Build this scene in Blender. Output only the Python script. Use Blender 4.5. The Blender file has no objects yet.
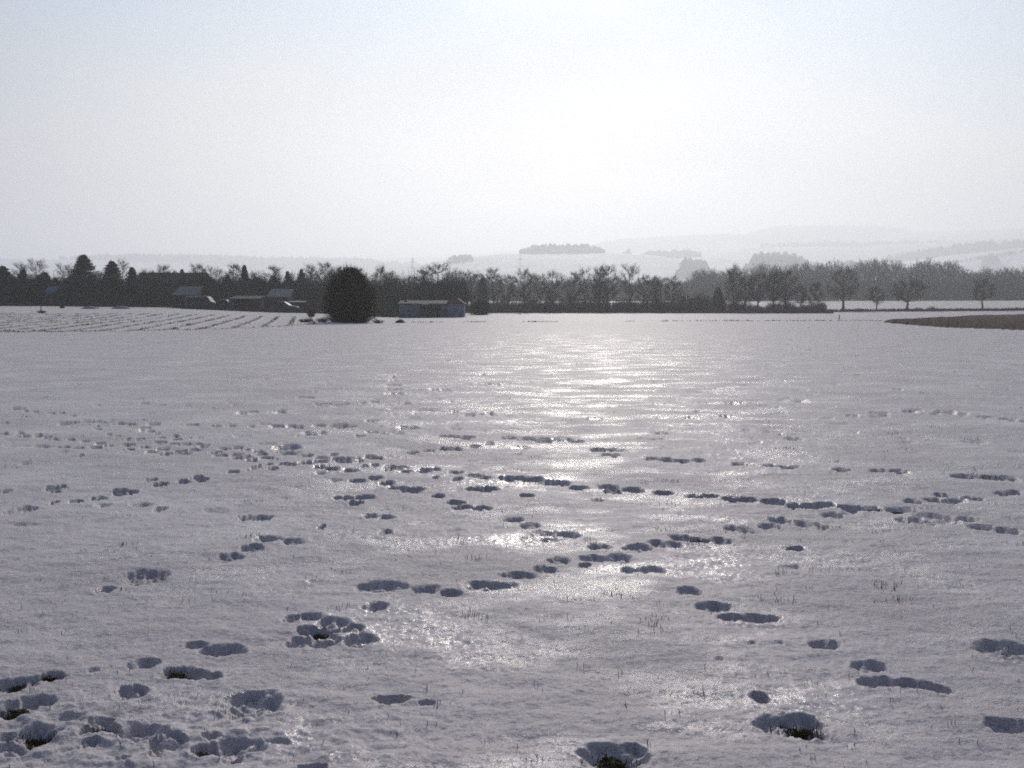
import bpy, math, random
import numpy as np
R = math.radians
sc = bpy.context.scene
COL = sc.collection

# ------------------------------------------------------------------ camera, sky, sun, exposure
EYE = 1.7
F = 995.6                       # focal length in pixels of a 1024 wide frame (35 mm)
PITCH = math.atan(84 / F)
cam = bpy.data.cameras.new('camera')
cam.lens = 35; cam.sensor_width = 36; cam.clip_start = 0.1; cam.clip_end = 20000
co = bpy.data.objects.new('camera', cam); COL.objects.link(co)
co.location = (0, 0, EYE); co.rotation_euler = (R(90) - PITCH, 0, 0)
sc.camera = co

SUN_EL, SUN_AZ = 23.0, 4.5      # azimuth to the right of the viewing direction
w = bpy.data.worlds.new('World'); sc.world = w; w.use_nodes = True
nt = w.node_tree; nt.nodes.clear()
def N(t, kind, **kw):
    n = t.nodes.new(kind)
    for k, v in kw.items():
        if k in ('inputs',):
            for i, x in v.items(): n.inputs[i].default_value = x
        else: setattr(n, k, v)
    return n
wo = N(nt, 'ShaderNodeOutputWorld'); bg = N(nt, 'ShaderNodeBackground')
sky = N(nt, 'ShaderNodeTexSky'); sky.sky_type = 'NISHITA'; sky.sun_disc = False
sky.sun_elevation = R(SUN_EL); sky.sun_rotation = R(SUN_AZ)
sky.air_density = 1.0; sky.dust_density = 2.0; sky.ozone_density = 1.5; sky.altitude = 300
# a thin veil of winter cloud: pale, thickest low down, with soft uneven patches
tc = N(nt, 'ShaderNodeTexCoord'); sep = N(nt, 'ShaderNodeSeparateXYZ')
mp = N(nt, 'ShaderNodeMapping'); mp.inputs['Scale'].default_value = (1.6, 1.6, 5.0)
mp.inputs['Rotation'].default_value = (0.0, 0.25, 0.0)
no = N(nt, 'ShaderNodeTexNoise'); no.inputs['Scale'].default_value = 1.6; no.inputs['Detail'].default_value = 5; no.inputs['Roughness'].default_value = .5
r1 = N(nt, 'ShaderNodeMapRange', inputs={1: 0.0, 2: 0.42, 3: .97, 4: .90})
r2 = N(nt, 'ShaderNodeMapRange', inputs={1: .38, 2: .66, 3: -.08, 4: .08})
ad = N(nt, 'ShaderNodeMath', operation='ADD', use_clamp=True)
mx = N(nt, 'ShaderNodeMix', data_type='RGBA')
VEIL = 8.25
vr = N(nt, 'ShaderNodeValToRGB'); ve = vr.color_ramp.elements
ve[0].position = .0; ve[0].color = (.97, .96, .955, 1); ve[1].position = .55; ve[1].color = (.48, .66, .86, 1)
ve2 = vr.color_ramp.elements.new(.16); ve2.color = (.95, .96, .975, 1); ve3 = vr.color_ramp.elements.new(.27); ve3.color = (.60, .79, 1.0, 1)
vv = N(nt, 'ShaderNodeVectorMath', operation='SCALE'); vv.inputs['Scale'].default_value = VEIL
L = nt.links.new
cd = N(nt, 'ShaderNodeMath', operation='MULTIPLY_ADD'); cd.inputs[1].default_value = -.30; cd.inputs[2].default_value = .15; ca = N(nt, 'ShaderNodeMath', operation='ADD')
L(no.outputs['Fac'], cd.inputs[0]); L(sep.outputs['Z'], ca.inputs[0]); L(cd.outputs[0], ca.inputs[1]); L(ca.outputs[0], vr.inputs[0]); L(vr.outputs[0], vv.inputs[0]); L(vv.outputs[0], mx.inputs['B'])
L(tc.outputs['Generated'], sep.inputs[0]); L(tc.outputs['Generated'], mp.inputs[0]); L(mp.outputs[0], no.inputs['Vector'])
L(sep.outputs['Z'], r1.inputs[0]); L(no.outputs['Fac'], r2.inputs[0]); L(r1.outputs[0], ad.inputs[0]); L(r2.outputs[0], ad.inputs[1])
# winter haze scatters forward: bright on the sun's side of the sky, deep and dim behind the viewer
dt = N(nt, 'ShaderNodeVectorMath', operation='DOT_PRODUCT'); dt.inputs[1].default_value = (math.sin(R(SUN_AZ)) * math.cos(R(SUN_EL)), math.cos(R(SUN_AZ)) * math.cos(R(SUN_EL)), math.sin(R(SUN_EL)))
r3 = N(nt, 'ShaderNodeMapRange', interpolation_type='SMOOTHSTEP', inputs={1: .22, 2: .80, 3: .0, 4: 1.0})
vs = N(nt, 'ShaderNodeVectorMath', operation='MULTIPLY'); tn = N(nt, 'ShaderNodeMix', data_type='RGBA'); tn.inputs['A'].default_value = (.022, .062, .135, 1); tn.inputs['B'].default_value = (1, 1, 1, 1)
L(tc.outputs['Generated'], dt.inputs[0]); L(dt.outputs['Value'], r3.inputs[0]); L(mx.outputs['Result'], vs.inputs[0]); r4 = N(nt, 'ShaderNodeMapRange', interpolation_type='SMOOTHSTEP', inputs={1: .72, 2: 1.0, 3: .44, 4: .86}); mm = N(nt, 'ShaderNodeMath', operation='MULTIPLY')
L(dt.outputs['Value'], r4.inputs[0]); L(r4.outputs[0], mm.inputs[0]); L(r3.outputs[0], mm.inputs[1]); tn.clamp_factor = False
L(mm.outputs[0], tn.inputs['Factor']); L(tn.outputs['Result'], vs.inputs[1])
L(ad.outputs[0], mx.inputs['Factor']); L(sky.outputs[0], mx.inputs['A']); L(vs.outputs[0], bg.inputs[0])
bg.inputs[1].default_value = 0.1
L(bg.outputs[0], wo.inputs[0])

sl = bpy.data.lights.new('sun', 'SUN'); sl.energy = 2.6; sl.angle = R(0.6); sl.color = (1.0, .92, .83)
so = bpy.data.objects.new('sun', sl); COL.objects.link(so)
so.rotation_euler = (R(-(90 - SUN_EL)), 0, R(-SUN_AZ)); so.location = (0, 0, 60)

sc.view_settings.view_transform = 'Standard'; sc.view_settings.look = 'None'
sc.view_settings.gamma = 1; sc.view_settings.exposure = 0.09; sc.view_settings.use_curve_mapping = False
sc.render.engine = 'CYCLES'
cy = sc.cycles
cy.use_denoising = False; cy.use_adaptive_sampling = False; cy.filter_width = 1.8; cy.denoiser = 'OPENIMAGEDENOISE'; cy.denoising_input_passes = 'RGB_ALBEDO_NORMAL'; cy.denoising_prefilter = 'NONE'; cy.max_bounces = 6; cy.diffuse_bounces = 2; cy.glossy_bounces = 2
cy.volume_bounces = 1; cy.transmission_bounces = 2; cy.transparent_max_bounces = 8
cy.caustics_reflective = False; cy.caustics_refractive = False

# ------------------------------------------------------------------ small helpers
def props(o, label=None, cat=None, group=None, kind=None):
    if label: o['label'] = label
    if cat: o['category'] = cat
    if group: o['group'] = group
    if kind: o['kind'] = kind
    return o
def empty(name, loc, rz=0):
    o = bpy.data.objects.new(name, None); COL.objects.link(o); o.location = loc; o.rotation_euler = (0, 0, rz)
    o.empty_display_size = .2
    return o
def link(name, me, parent=None, loc=(0, 0, 0)):
    o = bpy.data.objects.new(name, me); COL.objects.link(o); o.location = loc
    if parent: o.parent = parent
    return o
def np_mesh(name, co_, quads=None, tris=None, mat=None, smooth=False):
    me = bpy.data.meshes.new(name)
    co_ = np.asarray(co_, dtype=np.float32).reshape(-1, 3)
    fs = []; tot = []
    if quads is not None and len(quads):
        q = np.asarray(quads, dtype=np.int32).reshape(-1, 4); fs.append(q.ravel()); tot.append(np.full(len(q), 4, np.int32))
    if tris is not None and len(tris):
        t = np.asarray(tris, dtype=np.int32).reshape(-1, 3); fs.append(t.ravel()); tot.append(np.full(len(t), 3, np.int32))
    idx = np.concatenate(fs); tot = np.concatenate(tot)
    me.vertices.add(len(co_)); me.vertices.foreach_set('co', co_.ravel())
    me.loops.add(len(idx)); me.loops.foreach_set('vertex_index', idx)
    me.polygons.add(len(tot))
    st = np.zeros(len(tot), np.int32); st[1:] = np.cumsum(tot)[:-1]
    me.polygons.foreach_set('loop_start', st)
    me.polygons.foreach_set('use_smooth', np.full(len(tot), smooth))
    me.update(calc_edges=True); me.validate()
    if mat: me.materials.append(mat)
    return me
class MB:
    """collects polygons of one part"""
    def __init__(s): s.v = []; s.f = []
    def add(s, vs, fs):
        b = len(s.v); s.v += [tuple(p) for p in vs]; s.f += [tuple(b + i for i in f) for f in fs]
    def box(s, x0, x1, y0, y1, z0, z1):
        s.add([(x0, y0, z0), (x1, y0, z0), (x1, y1, z0), (x0, y1, z0), (x0, y0, z1), (x1, y0, z1), (x1, y1, z1), (x0, y1, z1)],
              [(0, 3, 2, 1), (4, 5, 6, 7), (0, 1, 5, 4), (1, 2, 6, 5), (2, 3, 7, 6), (3, 0, 4, 7)])
    def prism(s, prof, x0, x1):      # profile in (y, z), extruded along x
        n = len(prof); vs = [(x0, y, z) for y, z in prof] + [(x1, y, z) for y, z in prof]
        s.add(vs, [tuple(range(n)), tuple(range(2 * n - 1, n - 1, -1))] + [(i, i + n, (i + 1) % n + n, (i + 1) % n) for i in range(n)])
    def prism_y(s, prof, y0, y1):    # profile in (x, z), extruded along y
        n = len(prof); vs = [(x, y0, z) for x, z in prof] + [(x, y1, z) for x, z in prof]
        s.add(vs, [tuple(range(n)), tuple(range(2 * n - 1, n - 1, -1))] + [(i, (i + 1) % n, (i + 1) % n + n, i + n) for i in range(n)])
    def cyl(s, p, q, r0, r1, n=8):
        tube(s, [p, q], [r0, r1], n)
    def build(s, name, mat, parent=None, bevel=0, smooth=False):
        me = bpy.data.meshes.new(name); me.from_pydata(s.v, [], s.f)
        import bmesh
        bm = bmesh.new(); bm.from_mesh(me); bmesh.ops.recalc_face_normals(bm, faces=bm.faces)
        if bevel: bmesh.ops.bevel(bm, geom=list(bm.edges), offset=bevel, segments=1, affect='EDGES')
        bm.to_mesh(me); bm.free()
        if smooth: me.shade_smooth()
        me.materials.append(mat)
        return link(name, me, parent)
def perp(d):
    a = (0, 0, 1) if abs(d[2]) < .9 else (1, 0, 0)
    u = np.cross(d, a); u /= np.linalg.norm(u) + 1e-9
    return u, np.cross(d, u)
def tube(mb, pts, rad, n=3, cap=True):
    pts = [np.array(p, float) for p in pts]; vs = []
    for i, p in enumerate(pts):
        d = pts[min(i + 1, len(pts) - 1)] - pts[max(i - 1, 0)]; d /= np.linalg.norm(d) + 1e-9
        u, v = perp(d)
        for k in range(n):
            a = 2 * math.pi * k / n; vs.append(p + (u * math.cos(a) + v * math.sin(a)) * rad[i])
    fs = []
    for i in range(len(pts) - 1):
        for k in range(n):
            k2 = (k + 1) % n; fs.append((i * n + k, i * n + k2, (i + 1) * n + k2, (i + 1) * n + k))
    if cap:
        fs.append(tuple(range((len(pts) - 1) * n, len(pts) * n))); fs.append(tuple(range(n - 1, -1, -1)))
    mb.add(vs, fs)

def _h(ix, iy, s):
    n = (ix.astype(np.int64) * 374761393 + iy.astype(np.int64) * 668265263 + s * 1442695041) & 0xffffffff
    n = ((n ^ (n >> 13)) * 1274126177) & 0xffffffff
    n = (n ^ (n >> 16)) & 0xffffffff
    return n / 4294967295.0
def noise(x, y, s=0):
    ix = np.floor(x); iy = np.floor(y); fx = x - ix; fy = y - iy
    ux = fx * fx * fx * (fx * (fx * 6 - 15) + 10); uy = fy * fy * fy * (fy * (fy * 6 - 15) + 10)
    def g(dx, dy):
        a = _h(ix + dx, iy + dy, s) * 6.2831853
        return np.cos(a) * (fx - dx) + np.sin(a) * (fy - dy)
    return (g(0, 0) * (1 - ux) + g(1, 0) * ux) * (1 - uy) + (g(0, 1) * (1 - ux) + g(1, 1) * ux) * uy
def fbm(x, y, s=0, o=4, gain=.5):
    t = 0; a = 1.0
    for i in range(o):
        t = t + a * noise(x, y, s + i * 17); x = x * 2.03 + 5.1; y = y * 2.03 - 3.7; a *= gain
    return t
def sstep(a, b, x):
    t = np.clip((x - a) / (b - a), 0, 1); return t * t * (3 - 2 * t)

# ------------------------------------------------------------------ terrain height
PXK = np.array([-400, 0, 150, 300, 400, 500, 800, 1024, 1500.])
DK = np.array([0, 45, 90, 130, 150, 200, 230, 300, 420, 600, 9000.])
HK = np.array([
 [0] * 9, [0] * 9,
 [.25, .25, .20, -.05, -.22, -.18, -.12, -.12, -.12],
 [.60, .60, .50, -.05, -.62, -.50, -.42, -.40, -.40],
 [.80, .80, .65, .00, -.72, -.60, -.55, -.50, -.50],
 [1.0, 1.0, .90, .30, -.75, -.90, -.90, -.85, -.85],
 [1.1, 1.1, 1.0, .40, -.70, -1.0, -1.0, -.83, -.83],
 [1.2, 1.2, 1.2, .80, 0.0, -.20, -.30, -.20, -.20],
 [1.3] * 9, [2.0] * 9, [2.0] * 9])
RIDGES = [  # distance, width towards us, width behind, {pixel column: pixel row of the crest}
 (2600, 1150, 900, [(-400, 285), (200, 284), (330, 276), (400, 270), (440, 262), (500, 255), (545, 252.5), (600, 253.5), (660, 257), (720, 266), (800, 273), (900, 277), (1500, 280)]),
 (3300, 1050, 800, [(-400, 280), (560, 280), (640, 259), (700, 258), (760, 262), (840, 267), (900, 265), (950, 259), (1024, 253), (1300, 244), (1500, 244)]),
 (4400, 1000, 900, [(-400, 262), (200, 263), (280, 264), (360, 265), (520, 262), (600, 256), (680, 252), (760, 248), (860, 250), (950, 247), (1024, 244), (1500, 240)]),
 (6000, 1400, 1300, [(-400, 260), (150, 264), (330, 261), (450, 257), (540, 249), (600, 245), (690, 241), (722, 239), (745, 238), (790, 235), (850, 237), (910, 237), (1024, 237), (1500, 240)]),
]
def H(x, y):
    x = np.asarray(x, float); y = np.asarray(y, float)
    d = np.hypot(x, y)
    th = np.arctan2(x, y)
    px = 512 + F * np.tan(np.clip(th, -1.0, 1.0))
    px = np.clip(px, -400, 1500)
    i = np.clip(np.searchsorted(PXK, px, side='right') - 1, 0, len(PXK) - 2)
    t = (px - PXK[i]) / (PXK[i + 1] - PXK[i]); t = t * t * (3 - 2 * t)
    j = np.clip(np.searchsorted(DK, d, side='right') - 1, 0, len(DK) - 2)
    u = np.clip((d - DK[j]) / (DK[j + 1] - DK[j]), 0, 1)
    h = (HK[j, i] * (1 - t) + HK[j, i + 1] * t) * (1 - u) + (HK[j + 1, i] * (1 - t) + HK[j + 1, i + 1] * t) * u
    front = sstep(1.35, .95, np.abs(th))
    for (D, wn, wf, prof) in RIDGES:
        pp = np.interp(px, [p for p, _ in prof], [300 - q for _, q in prof])
        hi = pp / F * D
        s = np.where(d < D, sstep(D - wn, D, d), .5 + .5 * sstep(D + wf, D, d))
        hi = 2 + (hi * (.25 + .75 * front) - 2) * s
        h = np.maximum(h, np.where(d > 620, hi, -99.))
    h = h + sstep(700, 2500, d) * fbm(x / 420, y / 420, 3, 3) * 6.0
    h = h + sstep(25, 90, d) * sstep(500, 300, d) * fbm(x / 30, y / 30, 8, 2) * .10
    return h
def hz(x, y): return float(H(np.array([x]), np.array([y]))[0])
def at(px, d, dz=0):
    """a ground point at depth d in the compass direction of one column"""
    x = (px - 512) / F * d * math.cos(PITCH)
    return (x, d, hz(x, d) + dz)
def flat(px, py):
    """where a sight line meets the level near field"""
    a = (px - 512) / F; b = -(py - 384) / F
    dy = math.cos(PITCH) + b * math.sin(PITCH); dz = -math.sin(PITCH) + b * math.cos(PITCH)
    t = -EYE / dz
    return a * t, dy * t

# ------------------------------------------------------------------ footprints and trodden hollows (centre, half sizes, depth, soil)
HO = []
def hole(px, py, wpx, hpx=None, depth=None, soil=0, soft=0):
    x, y = flat(px, py); d = y
    hw = wpx * .5 * d / F
    if hpx: hl = hpx * .5 * d * d / (F * EYE) * 1.02
    else: hl = min(max(hw * 1.05, .085), .18)
    near_ = y < 8
    if near_: hl *= 1.12
    if depth is None: depth = min(.034 + hw * .07, .048) if near_ else min(.060 + hw * .10, .08)
    HO.append((x, y + hl * .35, hw * 1.08, hl, depth, soil, soft))
def crop(ox, oy, s, lst):
    for t in lst:
        x, y, w_ = t[:3]; h_ = t[3] if len(t) > 3 and t[3] else None
        k = t[4] if len(t) > 4 else ''
        hole(ox + x / s, oy + y / s, w_ / s, None if h_ is None else h_ / s, soil=1 if 's' in k else 0, soft=1 if 'f' in k else 0)
A = [(38,202,70),(12,248,35),(80,209,15),(115,211,20),(170,216,25),(205,215,25),(240,225,25),(285,229,30),(330,192,40),(490,186,40),(640,189,30),(800,191,30),(820,216,45),(850,213,45),(950,212,50),(880,168,20),
 (215,253,50),(250,249,50),(290,246,55),(330,245,50),(365,247,40),(405,252,50),(445,254,40),(520,254,50),(650,258,40),(735,261,35),(785,259,40),(855,262,20),(940,261,50),(985,260,50),(325,262,15),(330,272,20),(370,287,15),(395,295,20),(430,305,25),(475,305,30),
 (12,286,30),(60,283,30),(78,294,35),(120,291,30),(155,296,30),(182,303,35),(235,304,35),(287,312,35),(335,320,35),(368,327,35),(132,327,40),(150,331,30),(212,332,40),(263,336,40),(325,335,50),
 (433,325,45),(435,342,40),(490,332,35),(513,348,45),(550,338,40),(568,354,45),(612,346,45),(628,351,40),(658,341,40),(475,274,25),(493,268,30),(512,278,25),(533,286,20),(552,301,30),(545,316,40),(588,295,40),(600,306,35),(592,321,45),(625,321,35),(660,321,45),(692,328,35),
 (733,350,40),(762,338,50),(748,362,50),(806,336,40),(835,342,30),(877,347,40),(806,359,40),(812,370,50),(842,366,40),(888,357,50),(860,377,50),(908,370,50),(985,356,60),(792,419,40),(850,412,20),(868,404,25),(885,399,30),(910,392,35),(930,408,30),(962,391,40),(1000,394,40),(268,364,20),(80,391,40,0,'f'),
 (165,474,50,18),(195,470,40,14),(185,484,40,8),(250,518,45),(333,506,45),(400,481,55),(408,490,50),(445,485,35),(543,460,42),(512,444,35),(622,450,45),(668,438,50),(690,443,40),(30,558,50),(72,546,50),(97,551,30),(180,523,20),(345,530,60,0,'f'),(478,530,80,0,'f'),(540,545,45),(725,553,100,0,'f'),(835,577,40),(885,577,80),(10,486,40,0,'f'),(60,600,120,14,'f'),(250,250,60,0,'f')]
B = [(85,163,60),(115,140,30),(110,131,35),(160,118,50,0,'f'),(190,107,40,0,'f'),(140,187,60),(200,190,60,0,'f'),(275,182,40),(322,179,35),(383,78,35),(382,92,35),(382,105,40),(385,120,50),(385,134,50),(385,148,60),(458,147,30),(540,137,70),(420,184,50),(385,203,50,0,'f'),(685,86,40),(690,117,60),(730,118,40),(840,113,80,0,'f'),(935,112,40),
 (500,207,90,0,'f'),(590,210,40),(640,222,50),(700,220,60),(310,242,50),(60,262,40),(130,258,50),(200,258,80),(240,259,40),(205,266,40),(430,267,70),(310,280,50),(350,286,50),(400,286,50),(70,296,40),(110,289,90),(270,297,35),(570,297,60),(630,301,70),(665,329,40),(450,351,40),(505,346,40),(580,340,80),(780,302,60),(840,305,70),(900,310,90),(960,308,80),(715,320,30),(20,335,95,16),(20,352,50),
 (90,363,40),(140,370,50),(180,362,30),(210,376,70),(215,384,50),(135,383,50),(85,388,60),(300,367,50),(325,371,50),(265,372,35),(265,381,35),(130,401,35),(170,408,60),(240,413,50),(320,393,35),(290,397,30),(370,397,35),(400,402,60),(365,408,35),(420,417,50),(500,410,55),(530,408,35),(485,414,40),(600,418,50),(605,443,40),(665,429,60),(690,438,60),(530,437,25),(140,422,50,0,'f'),(185,447,60,0,'f'),(265,449,60),(325,440,50),(362,455,45),
 (395,470,70),(450,478,80),(660,476,60),(710,477,70),(540,500,45),(215,505,70),(280,503,80),(255,522,50),(598,522,60),(620,539,70),(690,542,65),(305,568,70),(355,572,70),(358,625,40),(138,607,25),(800,582,70),(855,604,65),(905,629,75),(985,634,80),(790,441,90),(860,444,80),(915,454,70),(960,456,60),(1005,471,40),(845,499,50),(590,622,80,0,'f')]
Cc = [(100,472,60),(200,471,70),(215,486,60),(285,481,80),(30,456,70),(390,491,70),(500,503,60),(550,502,50),(630,516,70),(680,516,70),(765,523,80),(840,536,60),(895,537,70),(940,533,70),(165,512,50,0,'f'),(970,566,70),(790,585,80),(870,597,90),(925,603,60),(755,605,70),(635,613,70),(675,618,60),(445,643,70),(590,654,70),(370,664,60),(425,668,60),(300,679,90),(170,673,70),(500,652,90,14,'s'),
 (760,398,60),(815,402,70),(655,391,60),(1000,412,50),(450,379,60),(510,377,50),(350,372,50),(400,375,50),(170,340,60),(230,342,60),(210,360,60),(40,309,50),(90,313,50),(380,284,50),(490,233,50),(610,227,60),(835,302,60),(800,173,50,0,'f'),(640,182,70),(175,122,60,0,'f'),(150,236,50),(840,681,70,10)]
Dd = [(598,137,35),(185,171,35),(260,175,60),(405,142,30),(440,224,40),(530,217,50),(550,219,40),(530,229,60),(640,213,60),(660,208,40),(730,220,40),(760,214,70),(810,222,60),(900,233,60),(970,240,60),(1005,245,50),(920,218,30),(530,417,60),(600,421,70),(830,436,90),(920,439,70),(970,441,80),(640,316,60,0,'f'),
 (750,497,50),(860,509,60),(800,514,60),(720,516,60),(650,522,70),(770,521,60),(440,543,80),(510,546,70,12,'s'),(600,553,100,16,'s'),(640,551,50),(440,557,60),(700,569,80),(750,574,60),(840,580,60),(690,590,100),(770,587,80),(620,585,50),(890,608,80),(980,621,90),(960,490,60),(1000,486,40)]
E = [(475,132,150,42),(345,171,68,22),(770,62,80,24),(845,32,80,20),(660,352,80,18),(745,372,140,36),(478,421,95,36),(165,462,105,30,'s'),(590,450,110,42,'s'),(660,455,80,30),(715,458,60,20),(435,515,105,40),(845,562,205,80),(115,547,110,38),(40,495,130,56,'s'),(40,580,130,56,'s'),(110,655,150,58,'s'),(340,610,90,30),(335,640,130,30,'s'),(300,688,60,25),(470,655,150,55),(560,685,120,50),(710,660,60,30),(790,705,170,60),(690,715,100,45,'s'),(410,735,60,22),(520,720,45,25),(30,705,120,48),(935,680,80,18,'f'),(780,742,70,30),(20,660,70,30),(310,440,40,14,'f'),(240,590,90,20,'f')]
Ff = [(440,160,170,32),(590,172,95,26),(680,183,80,20),(800,160,165,28),(905,124,120,22),(422,228,80,28),(150,268,80,28),(200,262,90,26),(275,280,110,28),(340,298,75,24),(165,345,90,34),(240,345,110,44),(360,343,115,46),(235,308,170,26,'s'),(480,538,128,28),(595,545,58,14),(210,768,90,26),(220,140,75,9,'f'),(985,103,60,20),(55,2,90,20),(140,8,80,20),(15,32,50,16),(1000,1,120,20,'f')]
Gg = [(65,125,120,18),(155,105,70,18),(200,72,78,20),(320,66,100,22),(400,64,88,26),(440,103,60,16),(510,103,95,20),(285,88,45,12),(335,23,70,12),(445,30,60,12),(490,31,50,10),(560,18,100,14),(750,5,70,12),(640,177,80,24),(725,228,108,26),(790,262,95,20),(870,266,130,28),(883,535,64,32),(380,750,220,85,'s'),(440,722,100,40),(740,401,32,10,'f'),(850,350,50,8,'f'),(945,348,40,8,'f')]
Hh = [(340,360,102,28),(495,430,108,32),(490,484,70,30),(545,482,80,30),(620,488,90,26),(700,500,90,28),(745,510,70,22),(180,635,130,55),(260,640,170,75,'s'),(320,655,70,40),(950,370,180,50),(1005,400,100,40),(970,632,170,42),(240,92,100,14,'f')]
for o in ((0,350,3.413,A),(280,350,3.413,B),(550,350,3.413,Cc),(724,350,3.413,Dd),(0,540,3.37,E),(250,540,3.37,Ff),(500,540,3.37,Gg),(724,540,3.37,Hh)): crop(*o)
rg = random.Random(4)
# fainter old tracks farther out across the field, and more steps outside the frame
def track(x0, y0, x1, y1, step=.42, size=.085, wob=.12):
    n = int(math.hypot(x1 - x0, y1 - y0) / step); ux, uy = (x1 - x0), (y1 - y0); l = math.hypot(ux, uy); ux /= l; uy /= l
    for i in range(n):
        t = i * step; s = .1 if i % 2 else -.1
        HO.append((x0 + ux * t - uy * s + rg.uniform(-wob, wob), y0 + uy * t + ux * s + rg.uniform(-wob, wob), size * rg.uniform(.8, 1.3), size * rg.uniform(1, 1.8), rg.uniform(.02, .05), 0, 0))
track(-14, 27, 3, 24, .8); track(-6, 33, 14, 40, .9); track(2, 22, 13, 18, .8); track(-9, 42, -4, 24, .7)
track(6, 28, 20, 33, .9); track(-20, 20, -9, 15, .7); track(9, 13, 16, 9, .6); track(-10, 8, -16, 12, .6); track(-3, -2, -6, 3); track(3, 2, 8, -4); track(-24, 45, 5, 50, 1.1); track(3, 48, 25, 38, 1.1)
for i in range(340):
    y = math.exp(rg.uniform(math.log(11), math.log(62))); x = rg.uniform(-.56, .56) * y
    HO.append((x, y, rg.uniform(.04, .20), rg.uniform(.04, .12), rg.uniform(.012, .035), 0, 0))

# ------------------------------------------------------------------ the crop rows on the left
ROWD = np.array([-.21, 1.0]); ROWD /= np.linalg.norm(ROWD); ROWN = np.array([ROWD[1], -ROWD[0]])
def row_fields(x, y):
    """0..1 inside the row field, and the across-row coordinate"""
    front = np.interp(x, [-60, -25, -21, -17, -14.5, -14, -12], [49, 50, 51, 55, 66, 74, 90])
    back = np.interp(x, [-80, -50, -25, -12], [96, 97, 100, 106])
    inside = sstep(-1, .6, y - front) * sstep(1, -2, y - back) * sstep(-11.5, -14.5, x + .0 * y + (y - 70) * .16)
    return inside, (x * ROWN[0] + y * ROWN[1])

# ------------------------------------------------------------------ materials
def mat(name):
    m = bpy.data.materials.new(name); m.use_nodes = True; t = m.node_tree
    return m, t, t.nodes['Principled BSDF']
def plain(name, c, c2=None, scale=3, rough=.85, bump=.0, metal=0, stretch=(1, 1, 1), detail=4):
    m, t, b = mat(name)
    b.inputs['Roughness'].default_value = rough; b.inputs['Metallic'].default_value = metal
    b.inputs['Specular IOR Level'].default_value = .1
    tcn = N(t, 'ShaderNodeTexCoord'); mpn = N(t, 'ShaderNodeMapping'); mpn.inputs['Scale'].default_value = stretch
    n = N(t, 'ShaderNodeTexNoise'); n.inputs['Scale'].default_value = scale; n.inputs['Detail'].default_value = detail
    r = N(t, 'ShaderNodeValToRGB'); r.color_ramp.elements[0].position = .35; r.color_ramp.elements[1].position = .65
    r.color_ramp.elements[0].color = (*c, 1); r.color_ramp.elements[1].color = (*(c2 or [v * 1.5 for v in c]), 1)
    t.links.new(tcn.outputs['Object'], mpn.inputs[0]); t.links.new(mpn.outputs[0], n.inputs['Vector']); t.links.new(n.outputs['Fac'], r.inputs[0]); t.links.new(r.outputs[0], b.inputs['Base Color'])
    if bump:
        bp = N(t, 'ShaderNodeBump'); bp.inputs['Strength'].default_value = 1; bp.inputs['Distance'].default_value = bump
        t.links.new(n.outputs['Fac'], bp.inputs['Height']); t.links.new(bp.outputs[0], b.inputs['Normal'])
    return m
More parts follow.
